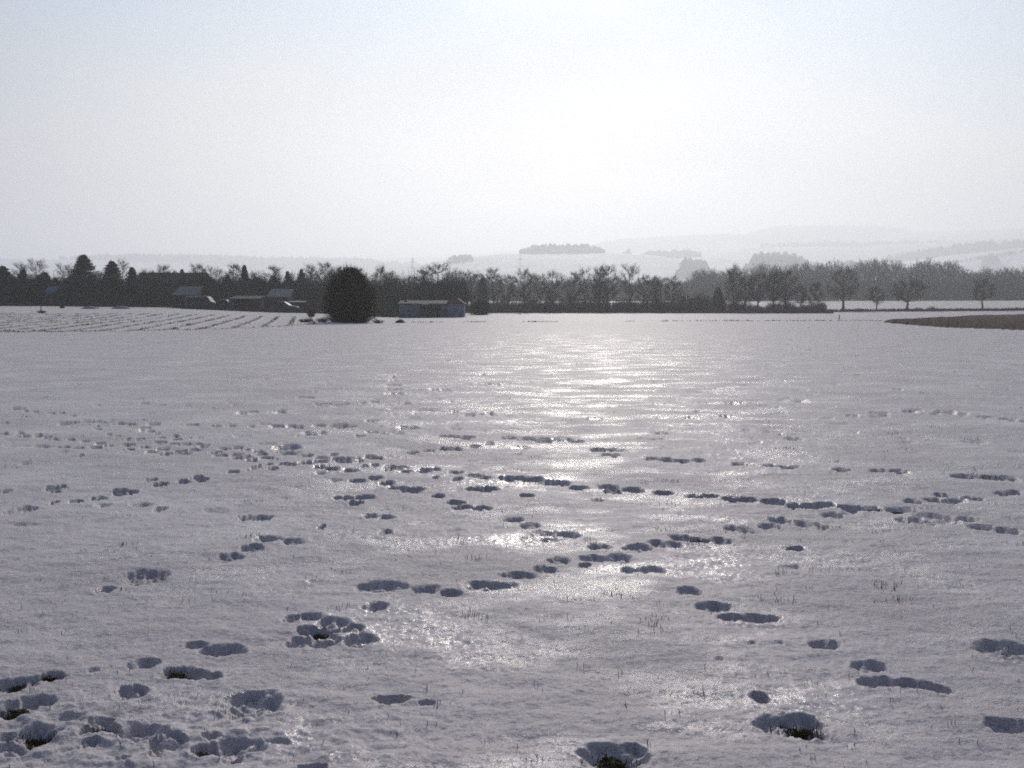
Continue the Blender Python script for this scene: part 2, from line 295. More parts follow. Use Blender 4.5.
def snow_material():
    m, t, b = mat('field_snow'); lk = t.links.new
    geo = N(t, 'ShaderNodeTexCoord').outputs['Object']
    # colour: old wind-crusted snow, faint greyer patches, bare turf where the soil attribute says so
    n1 = N(t, 'ShaderNodeTexNoise', inputs={'Scale': .9, 'Detail': 6, 'Roughness': .6}); lk(geo, n1.inputs['Vector'])
    cr = N(t, 'ShaderNodeValToRGB'); cr.color_ramp.elements[0].position = .3; cr.color_ramp.elements[1].position = .7
    cr.color_ramp.elements[0].color = (.54, .475, .485, 1); cr.color_ramp.elements[1].color = (.68, .605, .61, 1)
    lk(n1.outputs['Fac'], cr.inputs[0])
    n2 = N(t, 'ShaderNodeTexNoise', inputs={'Scale': 26., 'Detail': 7, 'Roughness': .7}); lk(geo, n2.inputs['Vector'])
    sr = N(t, 'ShaderNodeValToRGB'); e = sr.color_ramp.elements
    e[0].position = .30; e[0].color = (.016, .012, .008, 1); e[1].position = .72; e[1].color = (.15, .12, .055, 1)
    e2 = sr.color_ramp.elements.new(.52); e2.color = (.055, .05, .022, 1)
    lk(n2.outputs['Fac'], sr.inputs[0])
    at_ = N(t, 'ShaderNodeAttribute', attribute_name='soil')
    sa = N(t, 'ShaderNodeMath', operation='ADD'); ss = N(t, 'ShaderNodeMath', operation='SUBTRACT'); ss.inputs[1].default_value = .5
    lk(n2.outputs['Fac'], ss.inputs[0]); sm = N(t, 'ShaderNodeMath', operation='MULTIPLY'); sm.inputs[1].default_value = 1.1; lk(ss.outputs[0], sm.inputs[0])
    lk(at_.outputs['Fac'], sa.inputs[0]); lk(sm.outputs[0], sa.inputs[1])
    sg = N(t, 'ShaderNodeMapRange', inputs={1: .42, 2: .60}); lk(sa.outputs[0], sg.inputs[0])
    mixc = N(t, 'ShaderNodeMix', data_type='RGBA'); lk(sg.outputs[0], mixc.inputs['Factor']); lk(cr.outputs[0], mixc.inputs['A']); lk(sr.outputs[0], mixc.inputs['B'])
    # fine grain
    g1 = N(t, 'ShaderNodeTexNoise', inputs={'Scale': 34., 'Detail': 6, 'Roughness': .68}); lk(geo, g1.inputs['Vector'])
    bp = N(t, 'ShaderNodeBump', inputs={'Strength': 1., 'Distance': .012}); lk(g1.outputs['Fac'], bp.inputs['Height'])
    n5 = N(t, 'ShaderNodeTexNoise', inputs={'Scale': .6, 'Detail': 3}); lk(geo, n5.inputs['Vector']); bs = N(t, 'ShaderNodeMapRange', inputs={1: .38, 2: .64, 3: .15, 4: 1.}); lk(n5.outputs['Fac'], bs.inputs[0]); lk(bs.outputs[0], bp.inputs['Strength'])
    g2 = N(t, 'ShaderNodeTexNoise', inputs={'Scale': 4.5, 'Detail': 5, 'Roughness': .6}); lk(geo, g2.inputs['Vector'])
    bq = N(t, 'ShaderNodeBump', inputs={'Strength': 1., 'Distance': .02}); lk(g2.outputs['Fac'], bq.inputs['Height']); lk(bq.outputs[0], bp.inputs['Normal'])
    b.inputs['Roughness'].default_value = .62; b.inputs['Specular IOR Level'].default_value = .05
    # ice crust with tilted crystal facets: sparkle where the crust is glazed
    vo = N(t, 'ShaderNodeTexVoronoi', feature='F1', inputs={'Scale': 150.}); lk(geo, vo.inputs['Vector'])
    vo2 = N(t, 'ShaderNodeTexVoronoi', feature='F1', inputs={'Scale': 38.}); lk(geo, vo2.inputs['Vector'])
    av = N(t, 'ShaderNodeVectorMath', operation='ADD'); lk(vo.outputs['Color'], av.inputs[0]); lk(vo2.outputs['Color'], av.inputs[1])
    sv = N(t, 'ShaderNodeVectorMath', operation='SUBTRACT'); sv.inputs[1].default_value = (1, 1, 1); lk(av.outputs[0], sv.inputs[0])
    ml = N(t, 'ShaderNodeVectorMath', operation='SCALE'); ml.inputs['Scale'].default_value = .22; lk(sv.outputs[0], ml.inputs[0])
    an = N(t, 'ShaderNodeVectorMath', operation='ADD'); lk(ml.outputs[0], an.inputs[0]); lk(bp.outputs[0], an.inputs[1])
    nn = N(t, 'ShaderNodeVectorMath', operation='NORMALIZE'); lk(an.outputs[0], nn.inputs[0]); lk(nn.outputs[0], b.inputs['Coat Normal'])
    # single crystals differ a little in whiteness
    sc_ = N(t, 'ShaderNodeSeparateColor'); lk(vo.outputs['Color'], sc_.inputs[0]); cv = N(t, 'ShaderNodeMapRange', inputs={1: 0., 2: 1., 3: .86, 4: 1.14}); lk(sc_.outputs[0], cv.inputs[0])
    cs = N(t, 'ShaderNodeVectorMath', operation='SCALE'); lk(mixc.outputs['Result'], cs.inputs[0]); lk(cv.outputs[0], cs.inputs['Scale']); lk(cs.outputs[0], b.inputs['Base Color'])
    m2 = N(t, 'ShaderNodeVectorMath', operation='SCALE'); m2.inputs['Scale'].default_value = .13; lk(sv.outputs[0], m2.inputs[0])
    a2 = N(t, 'ShaderNodeVectorMath', operation='ADD'); lk(m2.outputs[0], a2.inputs[0]); lk(bp.outputs[0], a2.inputs[1])
    nm2 = N(t, 'ShaderNodeVectorMath', operation='NORMALIZE'); lk(a2.outputs[0], nm2.inputs[0]); lk(nm2.outputs[0], b.inputs['Normal'])
    mi = N(t, 'ShaderNodeMapping'); mi.inputs['Scale'].default_value = (.55, .9, 1); lk(geo, mi.inputs[0])
    n3 = N(t, 'ShaderNodeTexNoise', inputs={'Scale': 1.5, 'Detail': 8, 'Roughness': .68}); lk(mi.outputs[0], n3.inputs['Vector'])
    cw = N(t, 'ShaderNodeMapRange', inputs={1: .48, 2: .60, 3: .02, 4: .46}); lk(n3.outputs['Fac'], cw.inputs[0])
    ns = N(t, 'ShaderNodeMath', operation='SUBTRACT'); ns.inputs[0].default_value = 1; lk(sg.outputs[0], ns.inputs[1])
    cm = N(t, 'ShaderNodeMath', operation='MULTIPLY'); lk(cw.outputs[0], cm.inputs[0]); lk(ns.outputs[0], cm.inputs[1])
    # coat weight lowered with distance from the viewer, to hold down far sun glare
    sy = N(t, 'ShaderNodeVectorMath', operation='LENGTH'); lk(geo, sy.inputs[0])
    fr = N(t, 'ShaderNodeMapRange', interpolation_type='SMOOTHERSTEP', inputs={1: 4., 2: 75., 3: 1., 4: .02}); lk(sy.outputs['Value'], fr.inputs[0])
    cf = N(t, 'ShaderNodeMath', operation='MULTIPLY'); lk(cm.outputs[0], cf.inputs[0]); lk(fr.outputs[0], cf.inputs[1])
    lk(cf.outputs[0], b.inputs['Coat Weight']); b.inputs['Coat Roughness'].default_value = .21; b.inputs['Coat IOR'].default_value = 1.31
    b.inputs['Sheen Weight'].default_value = .30; b.inputs['Sheen Roughness'].default_value = .55
    return m
SNOW = snow_material()
def hill_material():
    m, t, b = mat('hill_snow'); lk = t.links.new
    geo = N(t, 'ShaderNodeTexCoord').outputs['Object']
    n = N(t, 'ShaderNodeTexVoronoi', inputs={'Scale': .0026}); lk(geo, n.inputs['Vector'])
    n2 = N(t, 'ShaderNodeTexNoise', inputs={'Scale': .012, 'Detail': 5}); lk(geo, n2.inputs['Vector'])
    sx = N(t, 'ShaderNodeSeparateColor'); lk(n.outputs['Color'], sx.inputs[0])
    a = N(t, 'ShaderNodeMath', operation='MULTIPLY'); lk(sx.outputs[0], a.inputs[0]); lk(n2.outputs['Fac'], a.inputs[1])
    r = N(t, 'ShaderNodeValToRGB'); r.color_ramp.elements[0].position = .3; r.color_ramp.elements[1].position = .52
    r.color_ramp.elements[0].color = (.78, .78, .80, 1); r.color_ramp.elements[1].color = (.50, .51, .50, 1)
    lk(a.outputs[0], r.inputs[0]); lk(r.outputs[0], b.inputs['Base Color']); b.inputs['Roughness'].default_value = .8
    return m
HILL = hill_material()
BARK = plain('bark', (.035, .028, .022), (.075, .062, .05), 6, .9, .01)
TWIG = plain('twig_bark', (.045, .035, .028), (.085, .068, .05), 2, .9)
TWIG_PALE = plain('pale_twig_bark', (.12, .095, .07), (.2, .16, .12), 2, .9)
NEEDLE = plain('conifer_needles', (.008, .016, .010), (.022, .036, .018), 1.2, .75)
EVER = plain('evergreen_leaves', (.012, .018, .010), (.032, .038, .02), 1.0, .8)
BUSHM = plain('bush_leaves', (.045, .038, .016), (.11, .088, .036), 2.2, .8)
GREENT = plain('ivy_leaves', (.03, .042, .022), (.055, .07, .035), 1.2, .8)
WOODM = plain('far_wood_twigs', (.035, .036, .034), (.075, .07, .062), .15, .9)
GRASSM = plain('dry_stalks', (.05, .04, .02), (.13, .1, .05), 20, .9)
TURFM = plain('dead_grass', (.055, .052, .02), (.16, .135, .06), 9, .9)
WEEDM = plain('verge_weeds', (.05, .04, .03), (.11, .085, .055), 2, .9)
SOILM = plain('ploughed_soil', (.030, .018, .011), (.085, .055, .036), 2.6, .95, .04)
TAR = plain('grey_roofing', (.045, .075, .10), (.07, .105, .14), 2, .55)
DARKROOF = plain('dark_roof_tiles', (.018, .02, .024), (.03, .031, .036), 1.5, .8)
DARKWOOD = plain('dark_stained_boards', (.03, .028, .026), (.05, .045, .04), 3, .8, .004, 0, (14, 14, .5))
BLUEW = plain('blue_painted_boards', (.10, .16, .24), (.13, .20, .29), 3, .6, .004, 0, (8, 8, .4))
PALEW = plain('pale_blue_boards', (.11, .145, .18), (.14, .175, .21), 3, .6, .004, 0, (8, 8, .4))
LAVW = plain('pale_lavender_boards', (.18, .21, .30), (.22, .25, .34), 3, .6, .004, 0, (8, 8, .4))
GREENW = plain('dark_green_boards', (.035, .06, .06), (.055, .085, .08), 3, .6, .004, 0, (8, 8, .4))
TILE = plain('red_brown_tiles', (.10, .045, .03), (.17, .08, .055), 3, .8)
WALLM = plain('render_wall', (.12, .12, .12), (.18, .18, .17), 2, .9)
GLASS = plain('window_glass', (.02, .025, .03), (.03, .035, .04), 1, .35)
PLASTIC = plain('black_plastic', (.015, .015, .017), (.025, .025, .027), 4, .5)
CARB = plain('blue_grey_car_paint', (.06, .09, .13), (.07, .10, .14), 1, .55, 0, 0)
CARW = plain('slate_van_paint', (.09, .12, .15), (.10, .13, .16), 1, .55, 0, 0)
RUBBER = plain('tyre_rubber', (.012, .012, .012), (.02, .02, .02), 5, .85)
STEEL = plain('galvanised_steel', (.22, .23, .24), (.3, .31, .32), 3, .5, 0, .8)
SNOWCAP = plain('roof_snow', (.66, .67, .70), (.76, .77, .79), 5, .7, .01)
RUST = plain('rusty_red_barrel', (.06, .022, .015), (.11, .045, .03), 6, .7)
STAKE = plain('weathered_wood', (.09, .07, .05), (.16, .13, .1), 8, .9, 0, 0, (6, 6, 1))
FLEECE = plain('grey_fleece', (.28, .29, .33), (.38, .39, .44), 2, .8, .02)

# ------------------------------------------------------------------ ground sheet
rows = [0.35, .8, 1.2, 1.6, 1.95, 2.2]
yy = 300 + EYE * F / 2.45
while yy > 340: rows.append(EYE * F / (yy - 300)); yy -= 1.0 if yy < 560 else 1.25
d = rows[-1]
while d < 110: d *= 1.0105; rows.append(d)
while d < 600: d *= 1.02; rows.append(d)
rows[-1] = 600.0; NF = len(rows)
while d < 7300: d *= 1.022; rows.append(d)
rows = np.array(rows)
ang = np.concatenate([np.arange(-180, -31, 2.5), np.arange(-31, 31.01, .056), np.arange(32, 179, 2.5)])
NA = len(ang)
RR, AA = np.meshgrid(rows, np.radians(ang), indexing='ij')
X = RR * np.sin(AA); Y = RR * np.cos(AA)
Z = H(X, Y)
near = sstep(120, 40, RR)
Z += near * (fbm(X / 2.6, Y / 1.9, 21, 3) * .018 + fbm(X / .7, Y / .5, 31, 3) * .008)
mid = sstep(30, 12, RR)
Z += mid * (fbm(X / .30 + .8 * noise(X, Y, 5), Y / .16, 41, 4, .55) * .0085 + sstep(14, 7, RR) * fbm(X / .045, Y / .045, 51, 2) * .0026)
# rough trodden snow at the lower left
rx, ry = flat(90, 730)
rough = np.exp(-(((X - rx) / 1.1) ** 2 + ((Y - ry) / .42) ** 2)) * (RR < 9)
Z += rough * fbm(X / .12, Y / .09, 61, 4) * .022
depth = np.zeros_like(Z); soil = np.zeros_like(Z); rim = np.zeros_like(Z)
Xw = X; Yw = Y
for (hx, hy, a, b, dep, so_, sf) in HO:
    th = math.degrees(math.atan2(hx, hy)); rr = math.hypot(hx, hy)
    if rr < .5: continue
    m_ = max(a, b) * 1.7
    da = math.degrees(m_ / rr) + .1
    c0, c1 = np.searchsorted(ang, [th - da, th + da]); q0, q1 = np.searchsorted(rows, [rr - m_, rr + m_])
    if c1 - c0 < 2 or q1 - q0 < 2: continue
    xs = X[q0:q1, c0:c1]; ys = Y[q0:q1, c0:c1]
    wx = noise(xs / (a * .7), ys / (b * .7), 71) * a * .42 + noise(xs / (a * .25), ys / (b * .25), 72) * a * .07
    wy = noise(xs / (a * .7), ys / (b * .7), 73) * b * .42 + noise(xs / (a * .25), ys / (b * .25), 74) * b * .07
    r = np.sqrt(((xs - hx + wx) / a) ** 2 + ((ys - hy + wy) / b) ** 2)
    if sf: prof = sstep(1.2, 0, r) * dep * .55
    else: prof = sstep(1.16, .52 + .2 * _h(np.array(int(hx * 99)), np.array(int(hy * 99)), 3), r) * dep * (.80 + (.85 if rr < 8 else .35) * noise(xs / .065, ys / .065, 75) + (.45 * noise(xs / .03, ys / .03, 76) + .2 * noise(xs / .012, ys / .012, 79)) * (rr < 8))
    depth[q0:q1, c0:c1] = np.maximum(depth[q0:q1, c0:c1], prof)
    rim[q0:q1, c0:c1] = np.maximum(rim[q0:q1, c0:c1], np.exp(-((r - 1.16) / .16) ** 2) * dep * (.07 + .16 * noise(xs / .06, ys / .06, 77)))
    if so_:
        sv_ = sstep(.86, .30, r + .5 * noise(xs / .06, ys / .06, 78) + .1)
        soil[q0:q1, c0:c1] = np.maximum(soil[q0:q1, c0:c1], sv_)
Z += rim * (depth < .008) - depth
Z += soil * .35 * (RR < 9) * np.abs(fbm(X / .03, Y / .03, 81, 3)) * .03
# crop rows
inside, ac = row_fields(X, Y)
ph = (ac / 1.55) % 1.0
rd = np.abs(ph - .5) * 1.55
along = X * ROWD[0] + Y * ROWD[1]
brk = fbm(along / 2.2, np.floor(ac / 1.55) * 3.3, 91, 3)
ridge = np.exp(-(rd / .22) ** 2) * inside
Z += ridge * .10 * (.75 + .5 * brk)
frontedge = sstep(9, 0, Y - np.interp(X, [-60, -25, -21, -17, -14.5, -14, -12], [49, 50, 51, 55, 66, 74, 90]))
soil = np.maximum(soil, np.clip(np.exp(-(rd / .26) ** 2) * (.66 + .75 * brk + .18 * frontedge), 0, 1) * inside)
band = inside * np.exp(-((Y - .9 - np.interp(X, [-60, -25, -21, -17, -14.5, -14, -12], [49, 50, 51, 55, 66, 74, 90])) / .9) ** 2)
soil = np.maximum(soil, band * np.clip(.42 + 1.2 * fbm(X / 1.1, Y / 1.1, 95, 3), 0, 1))
# thin worn line of a field track, right across
tl = np.abs(Y - (86 + .06 * X + 1.2 * noise(X / 14, Y * 0, 96))) ; tk = np.exp(-(tl / .35) ** 2) * sstep(-13, -8, X)
soil = np.maximum(soil, tk * np.clip(.28 + 1.1 * fbm(X / 1.6, Y / 1.6, 97, 3), 0, .8)); Z -= tk * .05
def grid_mesh(name, r0, r1, material, soilattr=False):
    n = r1 - r0
    P = np.stack([X[r0:r1], Y[r0:r1], Z[r0:r1]], -1).reshape(-1, 3)
    i = np.arange(n - 1)[:, None] * NA; j = np.arange(NA)[None, :]; j2 = (j + 1) % NA
    q = np.stack([i + j, i + NA + j, i + NA + j2, i + j2], -1).reshape(-1, 4)[:, ::-1]
    tr = None
    if r0 == 0:
        P = np.vstack([P, [0, 0, 0]]); c = len(P) - 1; jj = np.arange(NA); tr = np.stack([jj, (jj + 1) % NA, np.full(NA, c)], -1)[:, ::-1]
    me = np_mesh(name, P, q, tr, material, True)
    if soilattr:
        s_ = soil[r0:r1].reshape(-1)
        if r0 == 0: s_ = np.append(s_, 0)
        a_ = me.attributes.new('soil', 'FLOAT', 'POINT'); a_.data.foreach_set('value', s_.astype(np.float32))
    return me
ground = link('snowy_field', grid_mesh('snowy_field', 0, NF, SNOW, True)); props(ground, kind='structure')
hills = link('hills', grid_mesh('hills', NF - 1, len(rows), HILL)); props(hills, kind='structure')

# brown ploughed field at the right
def plough():
    tip = at(886, 84)
    nu, nv = 420, 150
    u = np.linspace(0, 1, nu)[:, None]; v = np.linspace(0, 1, nv)[None, :]
    px = 880 + u * 426
    ybot = np.interp(px, [880, 905, 940, 1024, 1310], [82, 73, 65, 57, 50]); ytop = np.interp(px, [880, 905, 950, 1024, 1310], [82, 98, 128, 185, 200])
    ybot = ybot + fbm(px / 7, px * 0, 5, 4) * 2.4; ytop = ytop + fbm(px / 9, px * 0, 6, 4) * 6
    y = ybot + (ytop - ybot) * v ** 1.4; x = (px - 512) / F * y + 0 * y
    e = np.clip(np.minimum(np.minimum(v, 1 - v) * 9, u * 40 + 0 * v), 0, 1)
    z = H(x, y) - .06 + e * (.16 + .10 * np.abs(fbm(x / .8, y / .8, 7, 4)) + .05 * np.sin((x * .95 + y * .3) * 9)) + near_h(x, y)
    P = np.stack([x, y, z], -1).reshape(-1, 3)
    i = np.arange(nu - 1)[:, None] * nv; j = np.arange(nv - 1)[None, :]
    q = np.stack([i + j, i + nv + j, i + nv + j + 1, i + j + 1], -1).reshape(-1, 4)
    o = link('ploughed_field', np_mesh('ploughed_field', P, q, None, SOILM, True)); props(o, kind='structure')
def near_h(x, y):
    rr = np.hypot(x, y); return sstep(120, 40, rr) * (fbm(x / 2.6, y / 1.9, 21, 3) * .018 + fbm(x / .7, y / .5, 31, 3) * .008)
plough()

# ------------------------------------------------------------------ bare trees
class FM:
    """fast collector of thin tapering sticks and leaf faces"""
    def __init__(s): s.V = []; s.T = []; s.n = 0
    def sticks(s, P, Q, r0, r1):
        P = np.asarray(P, float).reshape(-1, 3); Q = np.asarray(Q, float).reshape(-1, 3); n = len(P)
        D = Q - P; D /= np.linalg.norm(D, axis=1, keepdims=True) + 1e-9
        A_ = np.where(np.abs(D[:, 2:]) < .9, np.array([[0, 0, 1.]]), np.array([[1., 0, 0]]))
        U = np.cross(D, A_); U /= np.linalg.norm(U, axis=1, keepdims=True) + 1e-9; W = np.cross(D, U)
        r0 = np.broadcast_to(r0, (n,))[:, None]; r1 = np.broadcast_to(r1, (n,))[:, None]
        vs = []
        for base, r in ((P, r0), (Q, r1)):
            for k in range(3):
                a = 2.0944 * k; vs.append(base + (U * math.cos(a) + W * math.sin(a)) * r)
        V = np.stack(vs, 1)
        b = s.n + np.arange(n)[:, None] * 6
        t = [b + np.array(f) for f in ((0, 1, 4), (0, 4, 3), (1, 2, 5), (1, 5, 4), (2, 0, 3), (2, 3, 5))]
        s.V.append(V.reshape(-1, 3)); s.T.append(np.concatenate(t)); s.n += n * 6
    def leaves(s, rng, C_, size, spread=1.0):
        C_ = np.asarray(C_, float).reshape(-1, 3); n = len(C_)
        C_ = C_ + rng.normal(0, 1, (n, 3)) * np.broadcast_to(size, (n,))[:, None] * spread
        A_ = rng.normal(0, 1, (n, 3)); A_ /= np.linalg.norm(A_, axis=1, keepdims=True)
        B_ = np.cross(A_, rng.normal(0, 1, (n, 3))); B_ /= np.linalg.norm(B_, axis=1, keepdims=True) + 1e-9
        k = (np.broadcast_to(size, (n,)) * rng.uniform(.7, 1.5, n))[:, None]
        V = np.stack([C_ + A_ * k, C_ - A_ * k * .4 + B_ * k * .8, C_ - A_ * k * .5 - B_ * k * .7], 1)
        s.V.append(V.reshape(-1, 3)); s.T.append(s.n + np.arange(n * 3).reshape(-1, 3)); s.n += n * 3
    def mesh(s, name, m): return np_mesh(name, np.concatenate(s.V), None, np.concatenate(s.T), m)
def nrm(v): return v / (np.linalg.norm(v, axis=-1, keepdims=True) + 1e-9)
def bare_tree(seed, h, spread, clear, rise, n1, n2, n3, n4, trunk_r, peak=.5, fork=False):
    """trunk and a crown of limbs, branches and twigs; peak = height fraction of the widest part of the crown"""
    g = np.random.default_rng(seed); T, Cw = MB(), FM(); z3 = np.array([0, 0, 1.])
    nt_ = 9; top = h * (.6 if fork else .95); wob = np.cumsum(g.normal(0, .008 * h, (nt_ + 1, 2)), 0); wob -= wob[0]
    tp = np.concatenate([wob, (np.arange(nt_ + 1) / nt_ * top)[:, None]], 1)
    rads = [trunk_r * (1.4 if i == 0 else 1 - .9 * (i / nt_) ** .85) + .012 for i in range(nt_ + 1)]
    tube(T, [tuple(tp[0] - z3 * .3)] + [tuple(p) for p in tp[1:]], rads, 8)
    def trunk(z): return np.stack([np.interp(z, tp[:, 2], tp[:, 0]), np.interp(z, tp[:, 2], tp[:, 1]), z], -1)
    def env(u, a): 
        e = np.where(u < peak, .35 + .65 * np.sin(.5 * np.pi * u / peak), np.cos(.5 * np.pi * (u - peak) / (1.04 - peak)) ** .75)
        return spread * e * (1 + .16 * np.sin(2 * a + seed) + .12 * np.sin(3 * a + 2 * seed + 4 * u))
    k = np.arange(n1); a = k * 2.4 + g.uniform(-.5, .5, n1); u = ((k + g.random(n1)) / n1) ** .78
    r = env(u, a) * g.uniform(.72, 1.06, n1) * .86; zt = h * (clear + (1 - clear) * u)
    za = np.clip(zt - r * rise * g.uniform(.8, 1.3, n1), clear * .8 * h, top * .97); S = trunk(za)
    E_ = np.stack([np.cos(a) * r + S[:, 0], np.sin(a) * r + S[:, 1], zt * .97], -1)
    M = S + (E_ - S) * .5 + np.stack([np.cos(a) * r * .14, np.sin(a) * r * .14, -np.abs(zt - za) * .10], -1) + g.normal(0, .02 * h, (n1, 3))
    def curve(t, S, M, E_): t = t[:, None]; return S * (1 - t) ** 2 + M * 2 * t * (1 - t) + E_ * t * t
    lr = trunk_r * (.46 - .3 * u)
    tt = np.linspace(0, 1, 6)
    for i in range(5):
        P = curve(np.full(n1, tt[i]), S, M, E_); Q = curve(np.full(n1, tt[i + 1]), S, M, E_)
        if 0 < i < 4: pass
        Cw.sticks(P, Q, lr * (1 - .8 * tt[i]), lr * (1 - .8 * tt[i + 1]) + .004)
    def grow(P0, D0, n, ln, jit, upb, ra, rb, t0=.2):
        m_ = len(P0); idx = np.repeat(np.arange(m_), n); t = g.uniform(t0, 1, m_ * n) ** .85
        return idx, t
    idx = np.repeat(np.arange(n1), n2); t = g.uniform(.2, 1, len(idx)) ** .8
    P = curve(t, S[idx], M[idx], E_[idx]); D = nrm(E_[idx] - S[idx]); D = nrm(D + g.normal(0, .62, P.shape) + z3 * .28)
    ln = h * .15 * g.uniform(.5, 1.2, len(idx)) * (1.25 - .6 * t) * (.55 + .45 * (spread / (.3 * h)))
    Q = P + D * ln[:, None] * .5 + g.normal(0, .008 * h, P.shape); Q2 = Q + nrm(D + z3 * .3) * ln[:, None] * .5
    Cw.sticks(P, Q, .024, .016); Cw.sticks(Q, Q2, .016, .009)
    def along(t, P, Q, Q2): return np.where(t[:, None] < .5, P + (Q - P) * 2 * t[:, None], Q + (Q2 - Q) * (2 * t[:, None] - 1))
    i3 = np.repeat(np.arange(len(P)), n3); t = g.uniform(.1, 1, len(i3)); A3 = along(t, P[i3], Q[i3], Q2[i3])
    D3 = nrm(D[i3] + g.normal(0, .6, A3.shape) + z3 * .25); l3 = h * .075 * g.uniform(.4, 1.2, len(i3)); B3 = A3 + D3 * l3[:, None]
    Cw.sticks(A3, B3, .013, .007)
    i4 = np.repeat(np.arange(len(A3)), n4); t = g.uniform(.15, 1, len(i4))[:, None]; A4 = A3[i4] + (B3[i4] - A3[i4]) * t
    D4 = nrm(D3[i4] + g.normal(0, .5, A4.shape) + z3 * .25); B4 = A4 + D4 * (h * .042 * g.uniform(.5, 1.2, len(i4)))[:, None]
    Cw.sticks(A4, B4, .0075, .004)
    return T, Cw
def tree_proto(name, label_unused, mat_c, *a, **k):
    T, Cw = bare_tree(*a, **k)
    return mk_mesh(T, 'trunk', BARK), Cw.mesh('crown', mat_c)
def mk_mesh(mb, name, m, smooth=False):
    me = bpy.data.meshes.new(name); me.from_pydata(mb.v, [], mb.f); me.materials.append(m)
    if smooth: me.shade_smooth()
    return me
P_ = {}   # prototypes: name -> (list of (part name, mesh), height, width)
def reg(key, parts, h):
    w_ = 0
    for _, me in parts:
        a_ = np.zeros(len(me.vertices) * 3, np.float32); me.vertices.foreach_get('co', a_); a_ = a_.reshape(-1, 3)
        w_ = max(w_, np.percentile(np.abs(a_[:, 0]), 97) * 2)
        h = max(h, 0); top = a_[:, 2].max(); hh = top if _ in ('crown', 'foliage') else 0
        P_[key] = (parts, max(hh, P_.get(key, (0, 0, 0))[1] if key in P_ else 0), w_)
for key, m, args, kw in [
    ('round1', TWIG, (1, 10, 3.7, .30, .75, 24, 8, 8, 3, .26), {}),
    ('round2', TWIG, (2, 10, 3.3, .32, .7, 22, 8, 8, 3, .24), {}),
    ('round3', TWIG, (13, 8, 3.9, .34, .85, 22, 9, 8, 3, .26), dict(fork=True, peak=.55)),
    ('tall1', TWIG, (3, 12, 2.6, .28, 1.3, 26, 8, 8, 3, .25), {}),
    ('tall2', TWIG, (4, 12, 2.2, .26, 1.4, 24, 8, 8, 3, .22), dict(peak=.6)),
    ('tall3', TWIG, (5, 12, 3.0, .32, 1.2, 26, 8, 8, 3, .26), dict(peak=.65)),
    ('slim1', TWIG_PALE, (6, 11, 1.8, .32, 1.5, 20, 6, 6, 3, .11), dict(peak=.6)),
    ('slim2', TWIG_PALE, (7, 11, 2.2, .34, 1.3, 22, 7, 6, 3, .12), dict(peak=.6)),
    ('cone1', TWIG, (8, 12, 2.3, .14, .6, 34, 7, 8, 3, .15), dict(peak=.22)),
    ('small1', TWIG, (9, 6, 1.7, .32, .8, 18, 8, 8, 3, .12), dict(peak=.4))]:
    t_, c_ = tree_proto(key, None, m, *args, **kw)
    reg(key, [('trunk', t_), ('crown', c_)], args[1])
# bare shrubs: many stems from the ground
def shrub(seed, h, w_, n, m, r=.012):
    g = np.random.default_rng(seed); S, T = FM(), FM()
    a = g.uniform(0, 6.283, n); lean = w_ * .5 * np.sqrt(g.random(n)); l = h * g.uniform(.6, 1, n)
    b0 = np.stack([np.cos(a) * lean * .35, np.sin(a) * lean * .35, np.full(n, -.05)], -1); tip = np.stack([np.cos(a) * lean, np.sin(a) * lean, l * (1 - .4 * (lean / (w_ * .5)) ** 2)], -1)
    md = (b0 + tip) / 2 + g.normal(0, .06 * h, (n, 3))
    S.sticks(b0, md, r * 1.8, r * 1.2); T.sticks(md, tip, r * 1.2, r * .5)
    i = np.repeat(np.arange(n), 16); t = g.uniform(.1, 1, len(i))[:, None]; P = np.where(t < .5, b0[i] + (md[i] - b0[i]) * 2 * t, md[i] + (tip[i] - md[i]) * (2 * t - 1))
    Q = P + nrm(nrm(tip[i] - b0[i]) + g.normal(0, .7, P.shape)) * (h * g.uniform(.08, .22, len(i)))[:, None]; T.sticks(P, Q, r * .7, r * .4)
    return S.mesh('stem', BARK), T.mesh('crown', m)
for key, s, h, w_, n, m in (('shrub1', 11, 2.6, 3.4, 150, TWIG), ('shrub2', 12, 2.0, 3.4, 150, TWIG), ('shrub3', 14, 3.8, 3.2, 190, TWIG), ('shrub4', 15, 5.0, 4.0, 330, TWIG)):
    a_, b_ = shrub(s, h, w_, n, m); reg(key, [('stem', a_), ('crown', b_)], h)
